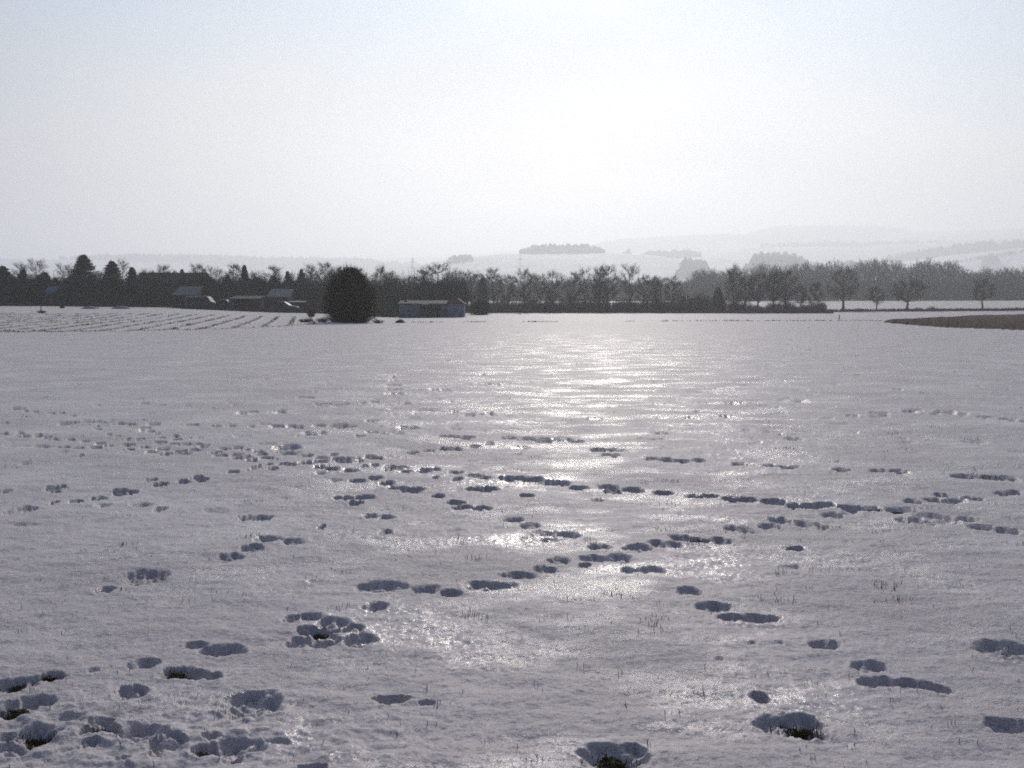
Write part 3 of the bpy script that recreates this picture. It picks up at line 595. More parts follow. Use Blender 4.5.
# leafy crowns made of many small leaf faces
def leaves_unused(mb, rn, p, s, n=3):
    for _ in range(n):
        c = np.array(p) + np.array([rn.gauss(0, s), rn.gauss(0, s), rn.gauss(0, s)])
        a = np.array([rn.gauss(0, 1) for _ in range(3)]); a /= np.linalg.norm(a); u, v = perp(a); k = s * rn.uniform(.7, 1.5)
        mb.add([c + u * k, c - u * k * .4 + v * k * .8, c - u * k * .5 - v * k * .7], [(0, 1, 2)])
def conifer(seed, h, w_, m, gap=.05):
    g = np.random.default_rng(seed); T, Cw = MB(), FM()
    tube(T, [(0, 0, -.2), (0, 0, h * .5), (0, 0, h * .97)], [.03 * h ** .8, .018 * h ** .8, .015], 7)
    n = int(h * 44); t = gap + (1 - gap) * (np.arange(n) + g.random(n)) / n; a = g.uniform(0, 6.283, n)
    rr = w_ * .5 * (1 - t) ** .86 * g.uniform(.62, 1.18, n) * (1 + .16 * np.sin(2 * a + 9 * t + seed) + .05 * np.sin(23 * t)) + .06
    S = np.stack([0 * a, 0 * a, h * t], -1); E_ = np.stack([np.cos(a) * rr, np.sin(a) * rr, h * t + rr * (-.28 + .75 * t)], -1)
    Cw.sticks(S, E_, .02, .008)
    i = np.repeat(np.arange(n), 26); f = g.uniform(.12, 1.04, len(i)) ** .75
    P = S[i] + (E_[i] - S[i]) * f[:, None]; P[:, 2] -= g.random(len(i)) * .22
    side = np.stack([-np.sin(a[i]), np.cos(a[i]), 0 * f], -1); P += side * (g.normal(0, .17, len(i)) * rr[i] * (1.1 - f) * 1.2)[:, None]
    Cw.leaves(g, P, .085); Cw.leaves(g, P, .06)
    return mk_mesh(T, 'trunk', BARK), Cw.mesh('crown', m)
for key, s, h, w_, m in (('fir1', 21, 9, 6.2, NEEDLE), ('fir2', 22, 8, 4.4, NEEDLE), ('fir3', 23, 7, 3.4, NEEDLE)):
    a_, b_ = conifer(s, h, w_, m); reg(key, [('trunk', a_), ('crown', b_)], h)
def leafy_bush(seed, h, w_, m, n=9000, spikes=260):
    g = np.random.default_rng(seed); T, Cw = FM(), FM()
    a = g.uniform(0, 6.283, spikes); r_ = w_ * .5 * np.sqrt(g.random(spikes)) * .9; tp_ = h * (1 - .4 * (r_ / (w_ * .5)) ** 2) * g.uniform(.8, 1.08, spikes)
    b0 = np.stack([np.cos(a) * r_ * .4, np.sin(a) * r_ * .4, 0 * a - .05], -1); e = np.stack([np.cos(a) * r_, np.sin(a) * r_, tp_], -1)
    T.sticks(b0, e, .02, .005)
    a = g.uniform(0, 6.283, n); zz = g.random(n) ** .9
    env = w_ * .5 * np.sin(np.pi * np.minimum(.25 + zz * .72, 1)) ** .7 * (1 + .2 * np.sin(3 * a + seed + 3 * zz) + .14 * np.sin(5 * a + 7 * zz))
    r_ = env * g.random(n) ** .42
    Cw.leaves(g, np.stack([np.cos(a) * r_, np.sin(a) * r_, h * (.02 + .93 * zz * (1 + .06 * np.sin(4 * a)))], -1), .075, 1.6)
    return T.mesh('stem', BARK), Cw.mesh('foliage', m)
for key, s, h, w_, m in (('ever1', 31, 3.4, 3.4, EVER), ('ever2', 32, 2.6, 4.2, EVER), ('ivy1', 33, 5.0, 3.0, GREENT)):
    a_, b_ = leafy_bush(s, h, w_, m); reg(key, [('stem', a_), ('foliage', b_)], h)

USED = set(); rp = random.Random(77)
def plant(key, name, label, cat, px, dist, top=None, wpx=None, group=None, hm=None):
    """stand one plant on the ground; its real height comes from the row its top reaches"""
    parts, ph_, pw_ = P_[key]
    x, y, z = at(px, dist)
    if hm is None: hm = EYE + (300 - top) / F * dist - z
    k = hm / ph_; kw = k if wpx is None else (wpx / F * dist) / pw_
    o = empty(name, (x, y, z - .03), rp.uniform(0, 6.283)); o.scale = (kw, kw, k)
    props(o, label, cat, group)
    for pn, me in parts:
        link(pn, me, o)
    return o

G1 = 'bare trees of the row across the far edge of the field'
row = [  # proto, px, dist, top row, crown width px, label
 ('tall3', 471, 205, 268, 22, 'bare tree just right of the lavender end of the sheds, first of the far row'),
 ('ivy1', 483, 200, 275, 11, 'green ivy clad tree standing near the left end of the far tree row'),
 ('tall2', 494, 208, 266, 16, 'dark bare tree with twiggy top left of the hazy gap in the row'),
 ('round2', 508, 204, 271, 22, 'low bare tree directly left of the spreading tree with one dark straight trunk'),
 ('round1', 524, 198, 266, 26, 'spreading bare tree with dark straight trunk below the hilltop wood'),
 ('slim2', 540, 210, 271, 14, 'thin grey bare tree between the spreading tree and the leaning one'),
 ('tall3', 553, 200, 268, 22, 'bare tree with slightly leaning trunk above the snow gap left of mid row'),
 ('tall2', 573, 203, 270, 16, 'slender dark bare tree with narrow crown left of the pale topped one'),
 ('slim1', 586, 199, 264, 15, 'tall thin bare tree with pale feathery top in mid row'),
 ('tall1', 599, 201, 262, 18, 'tall dark trunked bare tree, left one of the tight pair in mid row'),
 ('round1', 608, 199, 262, 28, 'broad bare tree with pale twig tops, right one of the tight pair in mid row'),
 ('slim2', 630, 198, 261, 22, 'tallest pale topped bare tree, straight single trunk right of the pair'),
 ('round2', 643, 206, 271, 22, 'rounded dark bare tree tucked right of the tallest pale topped one'),
 ('tall2', 656, 201, 274, 14, 'short straight bare tree with a light trunk between two rounded ones'),
 ('round2', 672, 200, 272, 21, 'dark rounded bare tree before the low stretch of the row'),
 ('ivy1', 718, 205, 286, 11, 'ivy covered dark low tree left of the conical bare tree'),
 ('cone1', 732, 200, 261, 19, 'pointed conical bare tree reaching highest right of the low stretch'),
 ('round1', 745, 204, 274, 22, 'dark bare tree directly right of the conical one'),
 ('tall3', 758, 200, 270, 18, 'bare tree with twin upright limbs between the conical tree and the dark clump'),
 ('tall1', 773, 202, 268, 18, 'tall bare tree, left one of the dark clump ending the row'),
 ('round1', 785, 200, 267, 30, 'big dark round crowned bare tree in the clump ending the row'),
 ('round2', 801, 203, 283, 16, 'small dark bare tree at the right end of the clump'),
 ('small1', 814, 214, 280, 15, 'small lone bare tree standing just right of the far row'),
]
for k, px, dd, tp, wp, lb in row: plant(k, 'ivy_tree' if k == 'ivy1' else 'bare_tree', lb, 'tree', px, dd, tp, wp, G1)
G2 = 'lone trees along the lane at the right'
for k, px, dd, tp, wp, lb in [
 ('round1', 843, 232, 266, 36, 'large lone bare tree with rounded crown, leftmost along the lane'),
 ('small1', 877, 232, 285, 18, 'smallest lone bare tree, between two larger ones along the lane'),
 ('round3', 907, 232, 274, 38, 'wide fan shaped lone bare tree standing above the ploughed field tip'),
 ('round2', 982, 232, 276, 26, 'lone bare tree with oval crown behind the ploughed field, rightmost')]:
    plant(k, 'lone_tree', lb, 'tree', px, dd, tp, wp, G2)
# greyer trees standing some way behind the row
G3 = 'greyer trees standing behind the far row'
for i in range(34):
    px = 372 + i * 13.6 + rp.uniform(-5, 5)
    dd = rp.uniform(370, 440); tp = rp.uniform(271, 281) if px < 520 or px > 690 else rp.uniform(276, 288)
    if 520 < px < 690:
        if i % 3: continue
        tp = rp.uniform(270, 277)
    plant(rp.choice(['tall1', 'tall2', 'round1', 'round2', 'tall3']), 'background_tree', 'hazy grey bare tree among those close behind the far tree row', 'tree', px, dd, tp, rp.uniform(20, 30), G3)
G4 = 'bare shrubs along the foot of the far tree row'
for i in range(62):
    px = 468 + i * 5.8 + rp.uniform(-3, 3); lowpart = 675 < px < 725
    plant(rp.choice(['shrub2', 'shrub2', 'shrub1']), 'bare_shrub', 'low bare shrub in the dark fringe at the foot of the tree row', 'shrub', px, rp.uniform(198, 216), (300.5 + 2.6 * math.sin(i * .9) + rp.uniform(-2, 2)) if not lowpart else rp.uniform(288, 296), rp.uniform(10, 17), G4)
for i in range(27):
    px = 474 + i * 8.4 + rp.uniform(-3, 3)
    plant(rp.choice(['shrub3', 'shrub1']), 'bare_shrub', 'taller thin twiggy shrub between the trunks of the far tree row', 'shrub', px, rp.uniform(204, 226), rp.uniform(291, 299), rp.uniform(9, 14), 'taller shrubs between the trunks of the far row')
G5 = 'shrubs along the lane at the right'
for px, tp, wp, lb in [(859, 307, 7, 'tiny round shrub by the lane between the first and smallest lone trees'), (918, 306.5, 8, 'low shrub by the lane just right of the fan shaped tree'), (932, 305, 8, 'rounded grey shrub by the lane, highest of the low ones there'), (944, 307.5, 9, 'flat spreading shrub by the lane right of the rounded grey one'), (963, 307.5, 11, 'wide low shrub by the lane left of the oval crowned tree')]:
    plant('shrub2', 'lane_shrub', lb, 'shrub', px, 226, tp, wp, G5)

# ---- centre, behind and beside the sheds
G6 = 'bare trees behind the long shed'
for k, px, dd, tp, wp, lb in [
 ('tall1', 380, 172, 262, 18, 'bare tree rising right behind the dark bush, over its right shoulder'),
 ('slim2', 391, 175, 268, 18, 'thin pale bare tree just right of the one over the bush'),
 ('slim1', 408, 190, 273, 16, 'small thin bare tree above the left end of the long shed'),
 ('tall2', 421, 178, 267, 20, 'bare tree directly left of the big broad tree behind the shed'),
 ('round1', 438, 168, 260, 44, 'biggest broad bare tree with pointed top behind the long shed'),
 ('tall3', 456, 182, 267, 24, 'bare tree behind the lavender shed end, right of the big broad tree')]:
    plant(k, 'bare_tree', lb, 'tree', px, dd, tp, wp, G6)
for px, tp, wp, lb in [(398, 287, 22, 'dark evergreen shrub behind the orange gable end'), (424, 283, 24, 'dark green shrub behind the middle of the long shed'), (452, 284, 22, 'dark shrub behind the small tiled roof of the shed'), (480, 299, 20, 'dark shrub immediately right of the long shed'), (378, 288, 20, 'dark shrub just right of the big round bush')]:
    plant('ever1', 'evergreen_shrub', lb, 'shrub', px, 158, tp, wp, 'evergreen shrubs around the long shed')

# ---- left: allotment gardens
G7 = 'conifers rising over the allotment gardens'
for k, px, dd, tp, wp, lb in [
 ('fir2', 4, 160, 265, 30, 'dark conifer at the left edge of the view'),
 ('fir3', 24, 163, 269, 18, 'narrow conifer right of the one at the left edge'),
 ('fir3', 46, 166, 272, 22, 'short dark conifer between two bare trees at far left'),
 ('fir1', 85, 160, 254, 42, 'largest dark conifer with broad pointed crown over the gardens'),
 ('fir2', 113, 163, 260, 31, 'second largest dark conifer, right of the largest one'),
 ('fir3', 133, 165, 267, 20, 'dark conifer left of the long dark roof'),
 ('fir3', 183, 172, 269, 13, 'small conifer poking over the long dark roof'),
 ('fir3', 245, 168, 265, 16, 'pointed conifer between two bare trees above the huts'),
 ('fir3', 288, 168, 271, 14, 'low conifer above the second grey roofed hut'),
 ('fir2', 302, 166, 268, 16, 'egg shaped conifer left of the tall trees beside the bush')]:
    plant(k, 'conifer', lb, 'tree', px, dd, tp, wp, G7)
G8 = 'bare trees over the allotment gardens'
for k, px, dd, tp, wp, lb in [
 ('slim2', 22, 178, 260, 20, 'thin bare tree behind the narrow conifer at far left'),
 ('slim2', 38, 168, 256, 20, 'tall bare tree with open fan top at far left'),
 ('slim2', 66, 178, 261, 20, 'pale twiggy bare tree left of the largest conifer'),
 ('slim1', 102, 184, 268, 16, 'thin bare tree between the two largest conifers'),
 ('slim1', 123, 178, 256, 14, 'tall thin bare tree just right of the second largest conifer'),
 ('slim1', 143, 196, 267, 13, 'thin bare tree at the left end of the long dark roof'),
 ('slim2', 152, 198, 268, 14, 'thin bare tree behind the left half of the long dark roof'),
 ('tall2', 164, 176, 263, 18, 'dark bare tree in front of the middle of the long dark roof'),
 ('slim2', 176, 200, 268, 12, 'thin bare tree behind the right half of the long dark roof'),
 ('tall2', 197, 174, 262, 18, 'bare tree with upright twigs above the first grey roofed hut'),
 ('tall3', 212, 172, 264, 24, 'dense bare tree right of the first grey roofed hut'),
 ('tall2', 235, 172, 262, 20, 'bare tree with pointed top above the dark cabin'),
 ('slim1', 257, 180, 268, 14, 'thin bare tree right of the pointed conifer above the huts'),
 ('tall2', 272, 174, 264, 20, 'tallest bare tree above the second grey roofed hut'),
 ('slim2', 291, 178, 269, 12, 'faint bare tree left of the egg shaped conifer'),
 ('tall1', 313, 172, 261, 18, 'tall bare tree, first left of the dark bush'),
 ('tall2', 324, 176, 260, 18, 'tall bare tree rising over the left shoulder of the dark bush'),
 ('tall1', 336, 180, 263, 22, 'bare tree rising behind the top of the dark bush'),
 ('tall2', 359, 184, 266, 20, 'bare tree showing behind the right half of the dark bush')]:
    plant(k, 'bare_tree', lb, 'tree', px, dd, tp, wp, G8)
G9 = 'evergreen shrubs filling the allotment gardens'
def gbase(px): return 150 if px < 180 else 140
for i in range(60):
    px = 2 + i * 5.9 + rp.uniform(-2, 2)
    dd = rp.uniform(156, 170); tp = rp.uniform(272, 288) if px < 300 else rp.uniform(281, 292)
    plant(rp.choice(['ever1', 'ever2']), 'garden_shrub', 'dark shrub lost in the dense growth behind the allotment huts', 'shrub', px, dd, tp, rp.uniform(12, 24), G9)
for i in range(66):
    px = 1 + i * 7.0 + rp.uniform(-3, 3)
    dd = rp.uniform(160, 186); tp = rp.uniform(266, 279)
    plant(rp.choice(['shrub4', 'shrub4', 'shrub3']), 'bare_thicket', 'tall bare twiggy shrub in the thicket between the garden trees', 'shrub', px, dd, tp, rp.uniform(16, 24), 'bare thicket shrubs between the garden trees')
def hedge(px0, px1, dist, h, label, seed, step=.13):
    rn = random.Random(seed); a = np.array(at(px0, dist)); b = np.array(at(px1, dist)); ln = np.linalg.norm((b - a)[:2])
    o = empty('hedge', tuple(a)); o.rotation_euler = (0, 0, math.atan2(b[1] - a[1], b[0] - a[0])); props(o, label, 'hedge', 'hedges along the front of the allotments')
    T, Cw = FM(), FM(); slope = (b[2] - a[2]) / ln; g = np.random.default_rng(seed)
    x = np.arange(0, ln, .3) + g.uniform(0, .2, len(np.arange(0, ln, .3)))
    T.sticks(np.stack([x, 0 * x, -.1 + slope * x], -1), np.stack([x + g.normal(0, .12, len(x)), g.normal(0, .15, len(x)), h * g.uniform(.8, 1.15, len(x)) + slope * x], -1), .025, .008)
    n = int(ln * 620); x = g.uniform(-.2, ln + .2, n); hh = h * (.86 + .16 * np.sin(x * 1.3 + seed) * np.sin(x * .47) + .10 * fbm(x / .8, x * 0, seed, 3) + g.normal(0, .03, n))
    zz = g.random(n) ** .8; y_ = np.sign(g.normal(0, 1, n)) * .6 * g.random(n) ** .45 * (1 - .4 * zz ** 3)
    Cw.leaves(g, np.stack([x, y_, hh * zz + slope * x], -1), .065, 1.1)
    link('stem', T.mesh('stem', BARK), o); link('foliage', Cw.mesh('foliage', EVER), o)
hedge(-12, 27, 148, 2.0, 'dark clipped hedge at the left edge below the edge conifer', 1)
hedge(29, 76, 149, 2.1, 'dark hedge behind the rusty barrel, second from the left', 2)
hedge(78, 120, 148, 1.9, 'dark hedge below the two largest conifers', 3)
hedge(122, 168, 147, 1.8, 'dark hedge ending beside the first grey roofed hut', 4)
hedge(296, 330, 146, 1.7, 'dark hedge running up to the left side of the round bush', 5)
hedge(372, 398, 142, 1.7, 'short dark hedge between the round bush and the long shed', 6)
hedge(466, 560, 196, 1.6, 'dark low hedge under the left part of the far tree row', 7)

# ---- the dark round bush standing alone in the field
def big_bush():
    x, y, z = at(350, 80); o = empty('round_bush', (x, y, z))
    props(o, 'big dark olive bush standing alone at the field edge, twigs sticking from its top', 'bush')
    g = np.random.default_rng(5); T, Cw = FM(), FM(); h, w_ = 4.35, 3.85
    def env(zz, a): 
        e = np.interp(zz, [0, .12, .25, .42, .6, .78, .86, .93, 1.0], [.84, .93, 1.0, .96, .86, .69, .58, .44, .22])
        e = e * (1 + .42 * fbm(a * 1.6, zz * 5.5, 9, 3))
        return w_ * .5 * e * (1 + .11 * np.sin(4 * a + 2 + 5 * zz) + .06 * np.sin(9 * a + 9 * zz) + .05 * np.sin(17 * a - 14 * zz))
    n = 1500; a = g.uniform(0, 6.283, n); zt = g.random(n) ** .6; r_ = env(zt, a) * g.uniform(.5, 1.16, n); ex = (g.random(n) < .4) * g.random(n) ** 2 * .75 * (zt > .3)
    b0 = np.stack([np.cos(a) * r_ * .45, np.sin(a) * r_ * .45, 0 * a - .05], -1); m_ = np.stack([np.cos(a) * r_ * .9, np.sin(a) * r_ * .9, zt * h * .6], -1); e_ = np.stack([np.cos(a) * r_, np.sin(a) * r_, zt * h * .97 + ex], -1)
    T.sticks(b0, m_, .02, .012); T.sticks(m_, e_, .012, .004)
    n = 420; a = g.uniform(0, 6.283, n); zt = .3 + .7 * g.random(n); r_ = env(zt, a) * g.uniform(.6, 1.02, n); b0 = np.stack([np.cos(a) * r_ * .7, np.sin(a) * r_ * .7, zt * h * .8], -1)
    T.sticks(b0, b0 + np.stack([np.cos(a) * r_ * .38, np.sin(a) * r_ * .38, h * .2 + .5 * g.random(n) ** 3], -1), .022, .011)
    n = 30000; a = g.uniform(0, 6.283, n); zz = g.random(n); r_ = env(zz, a) * g.random(n) ** .4 * (1 + .08 * np.sin(13 * a + 21 * zz)) * g.normal(1, .075, n)
    c = np.stack([np.cos(a) * r_, np.sin(a) * r_, h * zz * .95 * g.normal(1, .03, n)], -1); up_ = np.stack([np.cos(a) * .25, np.sin(a) * .25, 1 + 0 * a], -1) + g.normal(0, .25, (n, 3))
    Cw.sticks(c, c + up_ * g.uniform(.08, .24, n)[:, None], .008, .003)
    Cw.leaves(g, c[::3], .034, 1.)
    link('stem', T.mesh('stem', BARK), o); link('foliage', Cw.mesh('foliage', BUSHM), o)
big_bush()

# ------------------------------------------------------------------ huts, shed, house
def window(mb_parent, x0, x1, y, z0, z1, fm):
    f = MB(); t = .06
    f.box(x0, x1, y - .05, y + .02, z0, z0 + t); f.box(x0, x1, y - .05, y + .02, z1 - t, z1)
    f.box(x0, x0 + t, y - .05, y + .02, z0 + t, z1 - t); f.box(x1 - t, x1, y - .05, y + .02, z0 + t, z1 - t)
    f.box((x0 + x1) / 2 - .02, (x0 + x1) / 2 + .02, y - .045, y + .015, z0 + t, z1 - t)
    o = f.build('window', fm, mb_parent)
    g = MB(); g.box(x0 + t, x1 - t, y - .02, y - .005, z0 + t, z1 - t); g.build('pane', GLASS, o)
    return o
def door(parent, x0, x1, y, h, m):
    f = MB(); f.box(x0, x1, y - .05, y - .003, .04, h); f.box(x0 + .08, x1 - .08, y - .07, y - .052, .15, h * .45); f.box(x0 + .08, x1 - .08, y - .07, y - .052, h * .52, h - .12)
    o = f.build('door', m, parent); k = MB(); k.box(x1 - .16, x1 - .1, y - .13, y - .05, h * .48, h * .5 + .02); k.build('handle', STEEL, o)
def hut(px, dist, wpx, eave, ridge, depth_, label, wm, rm, pent=False, snowcap=False, name='garden_hut', group='garden huts in the allotments', over=.25):
    x, y, z = at(px, dist); W = wpx / F * dist / 2
    o = empty(name, (x, y, z)); props(o, label, 'hut', group)
    b = MB(); D = depth_
    b.box(-W, W, 0, D, -.3, eave)
    if not pent: b.prism([(0.02, eave), (D - .02, eave), (D / 2, ridge - .06)], -W + .01, W - .01)
    wl = b.build('wall', wm, o)
    r = MB(); e = over
    if pent:   # single slope rising to the back
        r.prism([(-e, eave + .02), (D + e, ridge), (D + e, ridge + .1), (-e, eave + .12)], -W - e, W + e)
        s = MB(); s.prism([(0, eave), (D, eave), (D, ridge - .06)], -W + .01, W - .01); s.build('gable', wm, o)
    else:
        k = (ridge - eave) / (D / 2); 
        r.prism([(-e, eave - k * e), (D / 2, ridge), (D + e, eave - k * e), (D + e, eave - k * e + .11), (D / 2, ridge + .11), (-e, eave - k * e + .11)], -W - e, W + e)
    ro = r.build('roof', rm, o)
    if snowcap:
        s = MB(); s.box(-W - e, W + e, -e - .06, -e - .005, eave - (0 if pent else k * e) - .02, eave - (0 if pent else k * e) + .14); s.build('snow_edge', SNOWCAP, ro)
    window(o, -W * .75, -W * .15, -.003, 1.0, min(1.75, eave - .2), STAKE)
    door(o, W * .2, W * .2 + .8, 0, min(1.85, eave - .1), DARKWOOD)
    return o
hut(184, 143, 21, 1.75, 3.05, 3.2, 'dark garden hut under a sloping blue grey roof, left of the parked van', DARKWOOD, TAR, pent=True)
hut(278, 148, 20, 2.0, 3.2, 3.0, 'dark garden hut with a pale grey blue sloping roof, right of the low cabin', DARKWOOD, TAR, pent=True)
hut(246, 140, 27, 1.75, 2.05, 2.6, 'low dark cabin with a bright snowy roof edge and pale blue lower front', DARKWOOD, DARKROOF, pent=True, snowcap=True, name='garden_cabin')
hut(51, 156, 9, 2.2, 2.9, 2.4, 'small blue hut half hidden above the hedge at far left', BLUEW, BLUEW, name='blue_hut', over=.1)
hut(296, 144, 13, 1.3, 1.5, 2.0, 'low grey lean to shed beside the second grey roofed hut', DARKWOOD, PALEW, pent=True, snowcap=False, name='lean_to_shed')
# long dark house behind the left gardens
def house():
    x, y, z = at(167, 186); o = empty('farm_house', (x, y, z)); props(o, 'long low dark house with a straight roof ridge behind the garden conifers', 'house')
    b = MB(); b.box(-6, 6, 0, 8, -.5, 3.0); b.prism([(.05, 3.0), (7.95, 3.0), (4, 5.7)], -5.98, 5.98); b.build('wall', WALLM, o)
    r = MB(); r.prism([(-.5, 2.72), (4, 5.8), (8.5, 2.72), (8.5, 2.9), (4, 6.0), (-.5, 2.9)], -6.4, 6.4); ro = r.build('roof', DARKROOF, o)
    c = MB(); c.box(2.2, 2.8, 4.2, 4.9, 5.2, 6.0); c.build('chimney', TILE, ro)
    s = MB(); s.prism([(1.2, 3.91 + .1), (1.9, 4.39 + .1), (1.9, 4.43 + .1), (1.2, 3.95 + .1)], -3.3, -2.6); s.build('roof_window', GLASS, ro)
    for k in (-4.6, -2, .6, 3.4): window(o, k, k + 1.1, -.003, 1.1, 2.4, PALEW)
house()
# the long shed made of three sections
def long_shed():
    D0 = 130; x, y, z = at(432, D0); o = empty('long_shed', (x, y, z)); o.scale = (1, 1, .88); props(o, 'long low shed of pale blue, dark green and lavender boards at the field edge', 'shed')
    s = D0 / F
    X_ = lambda px: (px - 432) * s
    b = MB(); b.box(X_(399), X_(419), 0, 3.2, -.4, 1.92); b.build('blue_section', PALEW, o)
    b = MB(); b.box(X_(419) + .003, X_(447) - .003, .12, 3.0, -.4, 1.95); b.build('green_section', GREENW, o)
    b = MB(); b.box(X_(447), X_(464), -.10, 3.4, -.4, 2.0); b.build('lavender_section', LAVW, o)
    r = MB(); r.prism([(-.15, 2.0), (3.3, 2.45), (3.3, 2.55), (-.15, 2.1)], X_(398), X_(446.5)); ro = r.build('roof', DARKROOF, o)
    sn = MB(); sn.box(X_(419), X_(427), -.22, -.155, 2.0, 2.13); sn.box(X_(423), X_(429), -.225, -.16, 1.98, 2.08); sn.build('snow_edge', SNOWCAP, ro)
    r = MB(); c = X_(455.5); w0 = X_(447) - .25; w1 = X_(464) + .15
    r.prism_y([(w0, 2.02), (w1, 2.02), (c + .25, 2.85), (c - .15, 2.85)], -.25, 3.6); r.build('tiled_roof', TILE, o)
    g = MB(); g.prism_y([(X_(400), 2.12), (X_(410), 2.12), (X_(404.5), 2.62)], 2.0, 4.0); g.build('orange_gable', TILE, o)
    door(o, X_(403), X_(406.5) + .35, 0, 1.75, BLUEW); 
    d2 = MB(); d2.box(X_(441), X_(446), .06, .117, .03, 1.8); d2.build('door', PALEW, o)
    for px in (424, 430, 436):
        p = MB(); p.box(X_(px), X_(px) + .08, .04, .117, 0, 1.9); p.build('batten', DARKWOOD, o)
long_shed()
# parked vehicles between the huts, seen end on and side on
def vehicle(px, dist, length, h, label, paint, name, van=True, rz=0, cat='car'):
    x, y, z = at(px, dist); o = empty(name, (x, y, z), rz); props(o, label, cat, 'vehicles parked among the garden huts')
    L_ = length / 2; W = .88
    if van: prof = [(-L_, .35), (-L_, h - .15), (-L_ + .12, h), (L_ - 1.15, h), (L_ - .65, h * .62), (L_ - .08, h * .5), (L_, .38)]
    else: prof = [(-L_, .35), (-L_ + .03, h * .62), (-L_ + .5, h * .68), (-L_ + 1.0, h), (L_ - 1.9, h), (L_ - 1.15, h * .66), (L_ - .1, h * .52), (L_, .38)]
    b = MB(); b.prism_y(prof, -W, W); b.build('body', paint, o, bevel=.05)
    g = MB()
    if van:
        g.box(-L_ + .3, L_ - 1.35, -W - .012, -W + .02, h * .58, h * .86); g.box(-L_ + .3, L_ - 1.35, W - .02, W + .012, h * .58, h * .86)
    else:
        pr = [(-L_ + .75, h * .7), (-L_ + 1.1, h * .94), (L_ - 1.95, h * .94), (L_ - 1.4, h * .7)]
        g.prism_y(pr, -W - .012, -W + .02); g.prism_y(pr, W - .02, W + .012)
    g.build('side_glass', GLASS, o)
    for sx in (-L_ + .75, L_ - .8):
        for sy in (-W + .1, W - .1):
            wv = MB(); tube(wv, [(sx, sy - .11, .32), (sx, sy + .11, .32)], [.32, .32], 16); wo_ = wv.build('wheel', RUBBER, o)
            hv = MB(); tube(hv, [(sx, sy - .125, .32), (sx, sy + .125, .32)], [.19, .19], 12); hv.build('rim', STEEL, wo_)
    for sy in (-.62, .62):
        l_ = MB(); l_.box(L_ - .14, L_ + .02, sy - .14, sy + .14, .55, .72); l_.build('headlight', GLASS, o)
    bp = MB(); bp.box(L_ - .02, L_ + .07, -.8, .8, .3, .48); bp.build('bumper', PLASTIC, o)
    s = MB(); s.box(-L_ + (.2 if van else 1.0), L_ - (1.25 if van else 1.95), -.84, .84, h - .01, h + .06); s.build('snow_cover', SNOWCAP, o, bevel=.02)
vehicle(202, 138, 4.3, 1.75, 'slate blue parked van with snow along its roof, right of the first hut', CARW, 'parked_van', True, 0, 'van')
vehicle(221, 139, 3.9, 1.42, 'low blue grey parked car between the van and the low cabin', CARB, 'parked_car', False, math.pi, 'car')
vehicle(285, 141, 3.9, 1.45, 'blue grey parked car in front of the second grey roofed hut', CARB, 'parked_car', False, 0, 'car')
# small things on the snow in front of the gardens
def barrel():
    x, y, z = at(62, 126); o = empty('rain_barrel', (x, y, z)); props(o, 'dark rusty rain barrel standing alone on the snow before the hedge', 'barrel')
    b = MB(); tube(b, [(0, 0, -.02), (0, 0, .08), (0, 0, .3), (0, 0, .45), (0, 0, .60), (0, 0, .86)], [.25, .27, .285, .29, .285, .26], 18); b.build('body', RUST, o)
    for zz in (.06, .3, .6, .85):
        r = MB(); tube(r, [(0, 0, zz), (0, 0, zz + .03)], [.296, .296], 18); r.build('hoop', PLASTIC, o)
    s = MB(); tube(s, [(0, 0, .885), (0, 0, .93), (0, 0, .95)], [.27, .24, .1], 16); s.build('lid', RUST, o)
barrel()
def stake(px, dist, h, label, lean=.04):
    x, y, z = at(px, dist); o = empty('wooden_stake', (x, y, z)); props(o, label, 'stake', 'stakes standing in the snow')
    b = MB(); tube(b, [(0, 0, -.1), (lean * .5, 0, h * .5), (lean, 0, h - .05), (lean, 0, h)], [.05, .048, .045, .012], 6); b.build('post', STAKE, o)
    c = MB(); tube(c, [(lean, 0, h * .8), (lean, 0, h * .84)], [.054, .054], 6); c.build('tie', PLASTIC, o)
stake(98, 128, .7, 'short dark stake left of the grey fleece heap on the snow')
stake(839.5, 100, .5, 'small marker stake in open snow left of the ploughed field tip')
stake(40, 112, .9, 'thin leaning stake at far left before the row field', .2)
stake(520, 150, .8, 'lone thin stake in the snow before the left part of the tree row', .06)
def heap(px, dist, w_, h, label, m, name, cat):
    x, y, z = at(px, dist); n = 26; v = []; 
    for i in range(n + 1):
        for j in range(13):
            u = -1 + 2 * i / n; t = -1 + 2 * j / 12; e = max(0, 1 - abs(u) ** 2.4) * max(0, 1 - t * t)
            nz = float(noise(np.array([u * 4.0 + px]), np.array([t * 3.0]), 3)[0])
            v.append((u * w_, t * .7, -.05 + h * e ** .6 * (1 + .6 * nz) + .0))
    q = [(i * 13 + j, (i + 1) * 13 + j, (i + 1) * 13 + j + 1, i * 13 + j + 1) for i in range(n) for j in range(12)]
    o = link(name, np_mesh(name, v, q, None, m, True), None, (x, y, z)); props(o, label, cat)
heap(90, 124, 1.0, .35, 'low grey fleece covered bed on the snow left of the short stake', FLEECE, 'covered_bed', 'garden bed')
heap(121, 126, 1.2, .38, 'wider grey fleece covered bed on the snow right of the short stake', FLEECE, 'covered_bed', 'garden bed')
heap(400, 83, .42, .30, 'small dark earth mound on the snow right of the bush', SOILM, 'earth_mound', 'mound')
